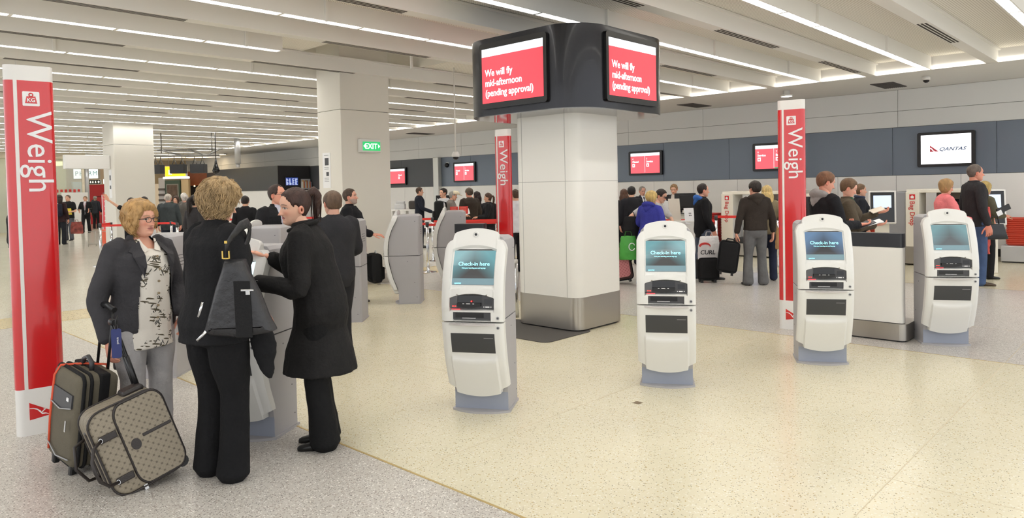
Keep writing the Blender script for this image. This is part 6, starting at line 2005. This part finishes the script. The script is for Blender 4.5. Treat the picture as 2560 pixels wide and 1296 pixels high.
for a, b in ((-.20, -.02), (0, .2)):
    bm = BM(); bx(bm, a, b, -.012, .012, 1.1, 1.265, .003, 1); pn = obj('red_panel', bm, TXTRED, t)
    bm = BM()
    for z in (1.14, 1.17, 1.2, 1.23): bx(bm, a + .03, b - .04, -.0135, -.012, z, z + .008)
    obj('printed_lines', bm, mat('print_pink', (236, 150, 130), .5), pn)
bm = BM(); cyl(bm, (0, 0, .02), (0, 0, 1.1), .02, n=10); obj('post', bm, STEEL, t)
bm = BM(); lathe(bm, [(.16, 0), (.16, .01), (.03, .03)], 18); obj('foot', bm, STEEL, t)

# ---- belt barriers
BELT = mat('barrier_belt_red', (222, 52, 44), .55)
def stanchion(label, xy, belts=(), z=.98):
    t = thing('belt_stanchion', label, 'barrier', (*xy, 0), 0, 'belt barriers')
    bm = BM(); lathe(bm, [(.17, 0), (.17, .012), (.06, .03), (.03, .035)], 24); obj('base', bm, CHROME, t, smooth=40)
    bm = BM(); cyl(bm, (0, 0, .03), (0, 0, z - .06), .030, n=14); obj('post', bm, CHROME, t)
    bm = BM(); cyl(bm, (0, 0, z - .06), (0, 0, z + .03), .034, n=14); obj('cassette', bm, DARKGREY, t)
    for (x, y), zz in belts:
        a, b = Vector((0, 0, zz)), Vector((x - xy[0], y - xy[1], zz))
        d = (b - a).normalized(); n_ = Vector((d.y, -d.x, 0)) * .003
        bm = BM()
        vs = [bm.verts.new(p) for p in (a - n_ + Vector((0, 0, -.025)), b - n_ + Vector((0, 0, -.025)), b + n_ + Vector((0, 0, -.025)), a + n_ + Vector((0, 0, -.025)),
              a - n_ + Vector((0, 0, .025)), b - n_ + Vector((0, 0, .025)), b + n_ + Vector((0, 0, .025)), a + n_ + Vector((0, 0, .025)))]
        for q in ((0, 1, 2, 3), (7, 6, 5, 4), (0, 4, 5, 1), (1, 5, 6, 2), (2, 6, 7, 3), (3, 7, 4, 0)): bm.faces.new([vs[i] for i in q])
        bmesh.ops.recalc_face_normals(bm, faces=bm.faces)
        obj('belt', bm, BELT, t)
    return t
stanchion('chrome belt post just right of the side-view kiosk', (9.30, 11.10), [((8.6, 12.4), .97), ((10.75, 10.35), .95)])
stanchion('chrome belt post one step behind the post by the side-view kiosk', (10.80, 12.70), [((9.3, 14.0), .98), ((12.1, 11.2), .92)])
stanchion('chrome belt post hidden behind the second side-view kiosk', (10.75, 10.35), [((12.0, 9.1), .97)])
stanchion('chrome belt post beside the queue at the middle weigh sign', (12.1, 11.2))
stanchion('chrome belt post standing before the square pillar edge', (8.6, 12.4), [((9.3, 14.0), .9)])
stanchion('chrome belt post left of the square pillar edge, farther back', (9.3, 14.0))
stanchion('chrome belt post left of the small black suitcase on the right', (13.55, 7.045), [((13.9, 5.9), .98), ((13.0, 9.6), .90)])
stanchion('chrome belt post behind the young man in the hooded jacket', (13.9, 5.9))
stanchion('chrome belt post near the blue hooded top', (13.0, 9.6))
stanchion('chrome belt post at the left end of the far left barrier', (5.73, 18.86), [((6.08, 19.21), .98), ((6.42, 18.55), .95)])
stanchion('chrome belt post second from left in the far left barrier', (6.08, 19.21))
stanchion('chrome belt post third from left in the far left barrier', (6.42, 18.55))
stanchion('chrome belt post at the elbow of the balding man in the queue', (7.05, 18.04), [((6.74, 16.91), .98), ((6.42, 18.55), .97)])
stanchion('chrome belt post nearest in the elderly queue', (6.74, 16.91))
stanchion('chrome belt post right of the blond woman in black', (8.75, 17.2), [((9.9, 16.1), 1.0), ((7.6, 18.4), 1.0)])
stanchion('chrome belt post behind the man with glasses', (9.9, 16.1), [((8.4, 15.3), .92)])
stanchion('chrome belt post nearer, left of the man with glasses', (8.4, 15.3), [((7.3, 16.4), .94)])
t = thing('chrome_bollard', 'short chrome bollard with white cap against the monitor pillar', 'bollard', (6.70, 6.27, 0))
bm = BM(); cyl(bm, (0, 0, 0), (0, 0, .70), .031, n=16); obj('post', bm, CHROME, t)
bm = BM(); cyl(bm, (0, 0, .70), (0, 0, .74), .033, n=16); obj('cap', bm, WHITE, t)

# ================================================================ FAR LEFT: SHOPS
t = thing('lit_sign_box', 'blank white light box fixed to the left side of the farther pillar', 'sign', (6.5, 22.3, 2.42))
bm = BM(); bx(bm, -.56, .56, -.1, .1, 0, .38, .01); obj('box', bm, mat('lightbox_white', (236, 234, 230), .4), t)
bm = BM(); bx(bm, .50, .575, -.06, .06, .1, .3); obj('bracket', bm, STEEL, t)
def board(name, label, cat, xy, z0, z1, w, m, th=.2, rz=FC):
    t = thing(name, label, cat, (*xy, z0), rz)
    bm = BM(); bx(bm, -w / 2, w / 2, -th / 2, th / 2, 0, z1 - z0, .01, 1); obj('casing', bm, mat('sign_casing', (214, 214, 212), .4), t)
    bm = BM(); bx(bm, -w / 2 + .02, w / 2 - .02, -th / 2 - .004, -th / 2, .02, z1 - z0 - .02); obj('face', bm, m, t)
    top = (ZC if xy[1] < YEND else 4.6) - z0
    for x in (-w * .35, w * .35):
        bm = BM(); cyl(bm, (x, 0, z1 - z0 - .01), (x, 0, top), .012, n=6); obj('hanger_rod', bm, STEEL, t)
    return t
SHOPW = glow('shop_sign_white', (244, 252, 252), 1.25)
t = board('pharmacy_sign', 'glowing white sign with pale green PHARM lettering over the far shops', 'sign', (12.31, 42.3), 2.58, 3.16, 1.32, SHOPW)
for k, ch in enumerate('PHARM'): text(ch, .34, t, (-.56 + .23 * k, -.108, .17), mat('sign_teal', (120, 186, 190), .5))
t = board('direction_sign', 'black hanging direction sign with white arrows and pictograms', 'sign', (12.45, 41.7), 2.28, 2.52, .78, BLACK, .1)
bm = BM()
for x in (-.3, -.14, -.02, .12, .28):
    prism(bm, [(x + .055 * math.cos(a), .12 + .065 * math.sin(a)) for a in (0, PI / 2, PI, 1.5 * PI)] if x in (-.3, .28) else [(x - .035, .07), (x + .035, .07), (x + .02, .17), (x - .02, .17)], -.058, -.054, axis='y')
obj('pictograms', bm, glow('pictogram_glow', (255, 246, 220), 1.3), t)
t = board('lit_shop_sign', 'small white glowing script sign right of the arrow sign', 'sign', (12.95, 41.2), 2.28, 2.55, .42, SHOPW, .1)
t = thing('red_shop', 'red walled shop front at the end of the hall with a small dark counter', 'shop', (14.24, 47.6, 0), FC)
REDW = mat('shop_red_wall', (196, 32, 34), .5)
bm = BM(); bx(bm, -.72, .62, 0, .2, 0, 2.35); obj('back_wall', bm, REDW, t)
bm = BM(); bx(bm, -.95, -.72, -.05, .2, .9, 2.2); obj('lit_poster', bm, glow('poster_white', (246, 244, 240), .9), t)
bm = BM(); bx(bm, -.2, .12, -.02, 0, 1.0, 1.45); obj('dark_opening', bm, BLACK, t)
bm = BM()
for k in range(5): bx(bm, -.02 + k * .08, .04 + k * .08, -.02, 0, 1.60, 1.66)
obj('wall_lettering', bm, mat('dim_print', (120, 20, 24), .6), t)
t = thing('merchandise_shelf', 'crowded display shelves left of the farther pillar', 'shelf', (13.9, 43.2, 0), FC)
bm = BM(); bx(bm, -.5, .5, 0, .4, 0, 3.0); obj('frame', bm, mat('shelf_dark', (70, 52, 48), .6), t)
rr = random.Random(11)
for z in (.4, .75, 1.1, 1.45, 1.8):
    bm = BM(); bx(bm, -.48, .48, -.3, 0, z, z + .03); sh = obj('shelf_board', bm, mat('shelf_pale', (196, 196, 200), .5), t)
    for k in range(6):
        bm = BM(); x = -.42 + .15 * k; bx(bm, x, x + .11, -.25, -.08, z + .03, z + .03 + rr.uniform(.1, .26)); obj('packet', bm, mat('packet_%d' % (k % 4), ((190, 60, 60), (220, 210, 200), (70, 80, 120), (210, 170, 80))[k % 4], .5), sh)
# glazed shop front on the left
t = thing('glass_shopfront', 'glazed shop front with beige mullions at the far left', 'shop front', (3.0, 38.4, 0))
FRM = mat('shopfront_beige', (214, 204, 182), .5)
INT = mat('shop_interior', (214, 206, 172), .7)
GLS = mat('shopfront_glass', (214, 226, 222), .06, spec=.6, alpha=.28)
bm = BM(); bx(bm, 0, 8.1, -.1, .1, 3.45, 4.0); obj('header', bm, FRM, t)
bm = BM(); bx(bm, 0, 8.1, 3.0, 3.2, 0, 4); obj('interior_wall', bm, INT, t)
bm = BM(); bx(bm, 0, 8.1, 0, 3.2, 3.95, 4.05); obj('interior_ceiling', bm, INT, t)
for x in (.2, 1.5, 2.8, 4.1, 5.4, 6.7, 8.0):
    bm = BM(); bx(bm, x - .05, x + .05, -.06, .06, 0, 3.45); obj('mullion', bm, FRM, t)
    if x < 7.9:
        bm = BM(); bx(bm, x + .05, x + 1.25, -.01, .01, .1, 3.45); obj('pane', bm, GLS, t)
    bm = BM(); bx(bm, x + .2, x + 1.0, 2.0, 2.6, 3.2, 3.4); obj('lit_bulkhead', bm, glow('warm_panel', (250, 240, 180), 1.3), t)
    bm = BM(); bx(bm, x + .3, x + .7, 2.6, 2.9, .8, 2.4); obj('display_column', bm, mat('display_grey', (190, 196, 196), .3), t)
bm = BM(); bx(bm, 7.0, 8.1, -.3, -.2, 0, 1.85); obj('white_screen_panel', bm, WHITE, t)
bm = BM()
for k in range(14): bx(bm, 5.4 + k * .18, 5.5 + k * .18, -.075, -.065, 1.86 + .03 * (k % 2), 2.0)
obj('window_lettering', bm, TXTRED, t)
t = thing('shop_entrance_column', 'slim pale metal column at the end of the glass shop front', 'column', (11.2, 38.6, 0))
bm = BM(); cyl(bm, (0, 0, 0), (0, 0, 3.6), .12, n=16); obj('shaft', bm, mat('column_grey', (176, 178, 180), .3, .4), t)
# shops right of the farther pillar
t = thing('picture_shop', 'dark green shop panel with framed picture right of the farther pillar', 'shop', (16.2, 41.1, 0), FC)
bm = BM(); bx(bm, -.42, .42, 0, .3, 0, 2.45); obj('green_panel', bm, mat('shop_green', (62, 82, 72), .6), t)
bm = BM(); bx(bm, -.34, .34, -.03, 0, 1.25, 2.25, .01, 1); fr = obj('picture_frame', bm, mat('frame_grey', (130, 130, 126), .5), t)
bm = BM(); bx(bm, -.28, .28, -.04, -.03, 1.31, 2.19); obj('picture', bm, mat('picture_print', (92, 76, 66), .6, var=.5, vscale=5), fr)
bm = BM(); bx(bm, -.82, -.46, .1, .3, 0, 2.6); obj('white_shelves', bm, mat('shelf_pale', (196, 196, 200), .5), t)
bm = BM()
for z in (1.0, 1.3, 1.6, 1.9): bx(bm, -.82, -.46, .05, .1, z, z + .12)
obj('shelf_goods', bm, mat('goods_dark', (90, 84, 82), .6), t)
bm = BM(); bx(bm, .46, .86, .05, .3, 0, 2.5); obj('cream_pier', bm, mat('pier_cream', (190, 172, 140), .6), t)
t = board('yellow_sign', 'glowing yellow sign with white base strip behind the hanging boxes', 'sign', (14.75, 36.9), 2.55, 3.08, 1.05, glow('sign_yellow', (255, 196, 20), 1.3))
bm = BM(); bx(bm, -.62, .62, -.14, .12, -.1, .0, .02, 2); obj('base_strip', bm, SHOPW, t)
text('k', .3, t, (-.34, -.108, .12), SHOPW, bold=.012)
t = thing('timber_shop', 'dark shop with brown timber fascia and small warm lamps', 'shop', (18.0, 40.7, 0), FC)
bm = BM(); bx(bm, -1.3, 1.5, 0, .25, 2.15, 2.95); obj('timber_fascia', bm, mat('timber_brown', (132, 70, 38), .5, var=.15, vscale=4), t)
bm = BM(); bx(bm, -1.3, 1.5, .6, .8, 0, 2.2); obj('dark_interior', bm, mat('interior_dark', (40, 34, 32), .7), t)
for x in (-.75, -.2, .55):
    bm = BM(); bmesh.ops.create_icosphere(bm, subdivisions=1, radius=.05, matrix=Matrix.Translation((x, -.02, 2.12))); obj('lamp', bm, glow('warm_bulb', (255, 214, 150), 4), t)
bm = BM(); lathe(bm, [(.03, 2.2), (.05, 2.1), (.14, 1.98), (.13, 1.97)], 14, (-.42, -.2, 0)); obj('pendant_shade', bm, mat('copper_shade', (190, 96, 50), .4, .6), t)
# retail block at the end of the slate wall
t = thing('retail_block', 'slate and white boxed shop unit behind the man with glasses', 'shop', (16.35, 29.75, 0))
bm = BM(); bx(bm, 0, 1.58, 0, 6.2, 0, 1.75); obj('white_wall', bm, LOWER, t)
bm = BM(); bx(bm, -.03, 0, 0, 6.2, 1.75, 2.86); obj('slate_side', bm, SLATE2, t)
bm = BM(); bx(bm, -.03, 1.58, -.03, 0, 1.75, 2.86); obj('dark_front', bm, mat('fascia_black', (38, 36, 38), .4), t)
bm = BM(); bx(bm, 0, 1.58, 0, 6.2, 1.75, 2.8); obj('core', bm, DARKGREY, t)
sc_ = None
bm = BM(); bx(bm, .28, .95, -.09, -.03, 1.93, 2.36, .01, 1); fb = obj('flight_board', bm, BLACK, t)
bm = BM(); bx(bm, .31, .92, -.094, -.09, 1.97, 2.32); fs = obj('board_screen', bm, glow('board_navy', (40, 60, 130), .9), fb)
bm = BM()
rr = random.Random(5)
for r_ in range(8):
    for c_ in range(4):
        bx(bm, .33 + c_ * .15, .33 + c_ * .15 + rr.uniform(.05, .12), -.097, -.094, 1.99 + r_ * .038, 2.01 + r_ * .038)
obj('board_rows', bm, glow('board_text', (210, 220, 250), 1.0), t if False else fb)
bm = BM(); bx(bm, 1.1, 1.58, -.2, -.03, 1.80, 1.84); bx(bm, 1.1, 1.58, -.05, -.03, 1.84, 2.26); sf = obj('bookshelf', bm, mat('shelf_pale', (196, 196, 200), .5), t)
for k in range(12):
    bm = BM(); x = 1.11 + k * .038; bx(bm, x, x + .031, -.17, -.06, 1.84, 1.84 + rr.uniform(.26, .36)); obj('book', bm, mat('book_%d' % (k % 4), ((226, 222, 214), (214, 170, 110), (196, 90, 70), (170, 176, 190))[k % 4], .6), sf)
# suspended truss with hanging boxes
t = thing('lighting_truss', 'grey suspended truss near the farther pillar', 'truss', (10.1, 24.4, 2.95), FC)
bm = BM()
for a, b in (((-1.1, 0, 0), (1.1, 0, 0)), ((-1.1, .3, .22), (1.1, .3, .22)), ((-1.0, .3, .22), (-.1, 0, 0)), ((-.1, .3, .22), (.7, 0, 0)), ((.7, 0, 0), (1.0, .3, .22))):
    tube(bm, [a, b], .03, 6)
obj('truss_bars', bm, mat('truss_grey', (140, 138, 134), .4, .4), t)
bm = BM()
for x in (-.9, .8): cyl(bm, (x, .15, .1), (x, .15, ZC - 2.95), .02, n=8)
obj('hanger', bm, MATS['truss_grey'], t)
for i, (x, w_) in enumerate(((-.95, .30), (-.28, .46), (.40, .46))):
    t = thing('hanging_box', ('dark speaker-like box hung from the truss, leftmost, cut by the pillar', 'dark speaker-like box hung in front of the yellow sign', 'dark speaker-like box hung right of the yellow sign')[i], 'speaker',
              (10.1 + .685 * x, 24.4 - .728 * x, 2.36), FC)
    bm = BM(); bx(bm, -w_ / 2, w_ / 2, -.15, .15, 0, .30, .01, 1); obj('case', bm, mat('hanging_black', (48, 48, 50), .6), t)
    for sx in (-1, 1):
        bm = BM(); tube(bm, [(sx * w_ * .28 - .07, 0, .30), (sx * w_ * .28, 0, .50), (sx * w_ * .28 + .07, 0, .30)], .018, 6); tube(bm, [(sx * w_ * .28, 0, .49), (sx * w_ * .28, 0, .60)], .018, 6); obj('clamp', bm, MATS['truss_grey'], t)
t = thing('hanging_camera', 'black pear-shaped camera hanging on a stem by the truss', 'camera', (10.73, 23.6, 2.30))
bm = BM(); lathe(bm, [(.02, .0), (.09, .04), (.12, .12), (.09, .22), (.05, .34), (.03, .5)], 16); obj('body', bm, BLKGLOSS, t)
bm = BM(); cyl(bm, (0, 0, .48), (0, 0, ZC - 2.30), .018, n=8); obj('stem', bm, DARKGREY, t)
t = thing('duct_drop', 'short silver duct dropping from the ceiling left of the retail block', 'duct', (12.64, 25.96, 2.62))
bm = BM(); cyl(bm, (0, 0, .15), (0, 0, ZC - 2.63), .11, n=16); cyl(bm, (0, 0, 0), (0, 0, .16), .07, n=12); obj('body', bm, mat('duct_silver', (186, 186, 186), .35, .5), t)
t = thing('queue_gauge', 'tall slim red baggage gauge with wire frame and orange box at far left', 'gauge', (8.17, 26.32, 0), FC)
bm = BM(); bx(bm, -.085, .085, -.03, .03, .02, 1.72, .01, 1); pn = obj('red_panel', bm, QRED, t)
bm = BM(); bx(bm, -.085, -.065, -.033, -.03, .3, 1.7); obj('white_edge', bm, TXTWHITE, pn)
for k in range(7):
    bm = BM(); bx(bm, .0, .05 - .02 * (k % 2), -.033, -.03, .5 + k * .16, .54 + k * .16); obj('printed_mark', bm, TXTWHITE, pn)
bm = BM(); bx(bm, -.11, .11, -.06, .06, .0, .55, .02, 2); obj('orange_box', bm, mat('gauge_orange', (232, 104, 72), .5), t)
bm = BM()
for z in (.08, .5):
    tube(bm, [(x, y - .1, z) for x, y in ((-.4, -.25), (.4, -.25), (.4, .2), (-.4, .2))], .008, 6, closed=True)
for x, y in ((-.4, -.35), (.4, -.35), (.4, .1), (-.4, .1)): tube(bm, [(x, y, 0), (x, y, .5)], .008, 6)
obj('wire_frame', bm, STEEL, t)

# warm fill panels added to brighten the unlit far shops
FILLGLOW = glow('added_fill_glow', (255, 226, 180), 9)
for i, (x, y) in enumerate(((11.0, 44.0), (13.5, 44.5), (15.5, 39.8), (17.0, 38.9), (12.2, 46.5), (16.2, 36.5))):
    t = thing('added_fill_lamp', 'added warm fill light panel in the far ceiling ' + ('above the arrow sign', 'above the red shop', 'above the green picture shop', 'above the timber fascia', 'behind the pharmacy sign', 'above the yellow sign')[i], 'light', (x, y, 4.49 if y > 41.3 else 3.65), FC, 'added fill lights over the far shops')
    bm = BM(); bx(bm, -.9, .9, -.2, .2, 0, .1 if y > 41.3 else .045); obj('casing', bm, WHITE, t)
    bm = BM(); bx(bm, -.85, .85, -.16, .16, -.012, 0); obj('lens', bm, FILLGLOW, t)
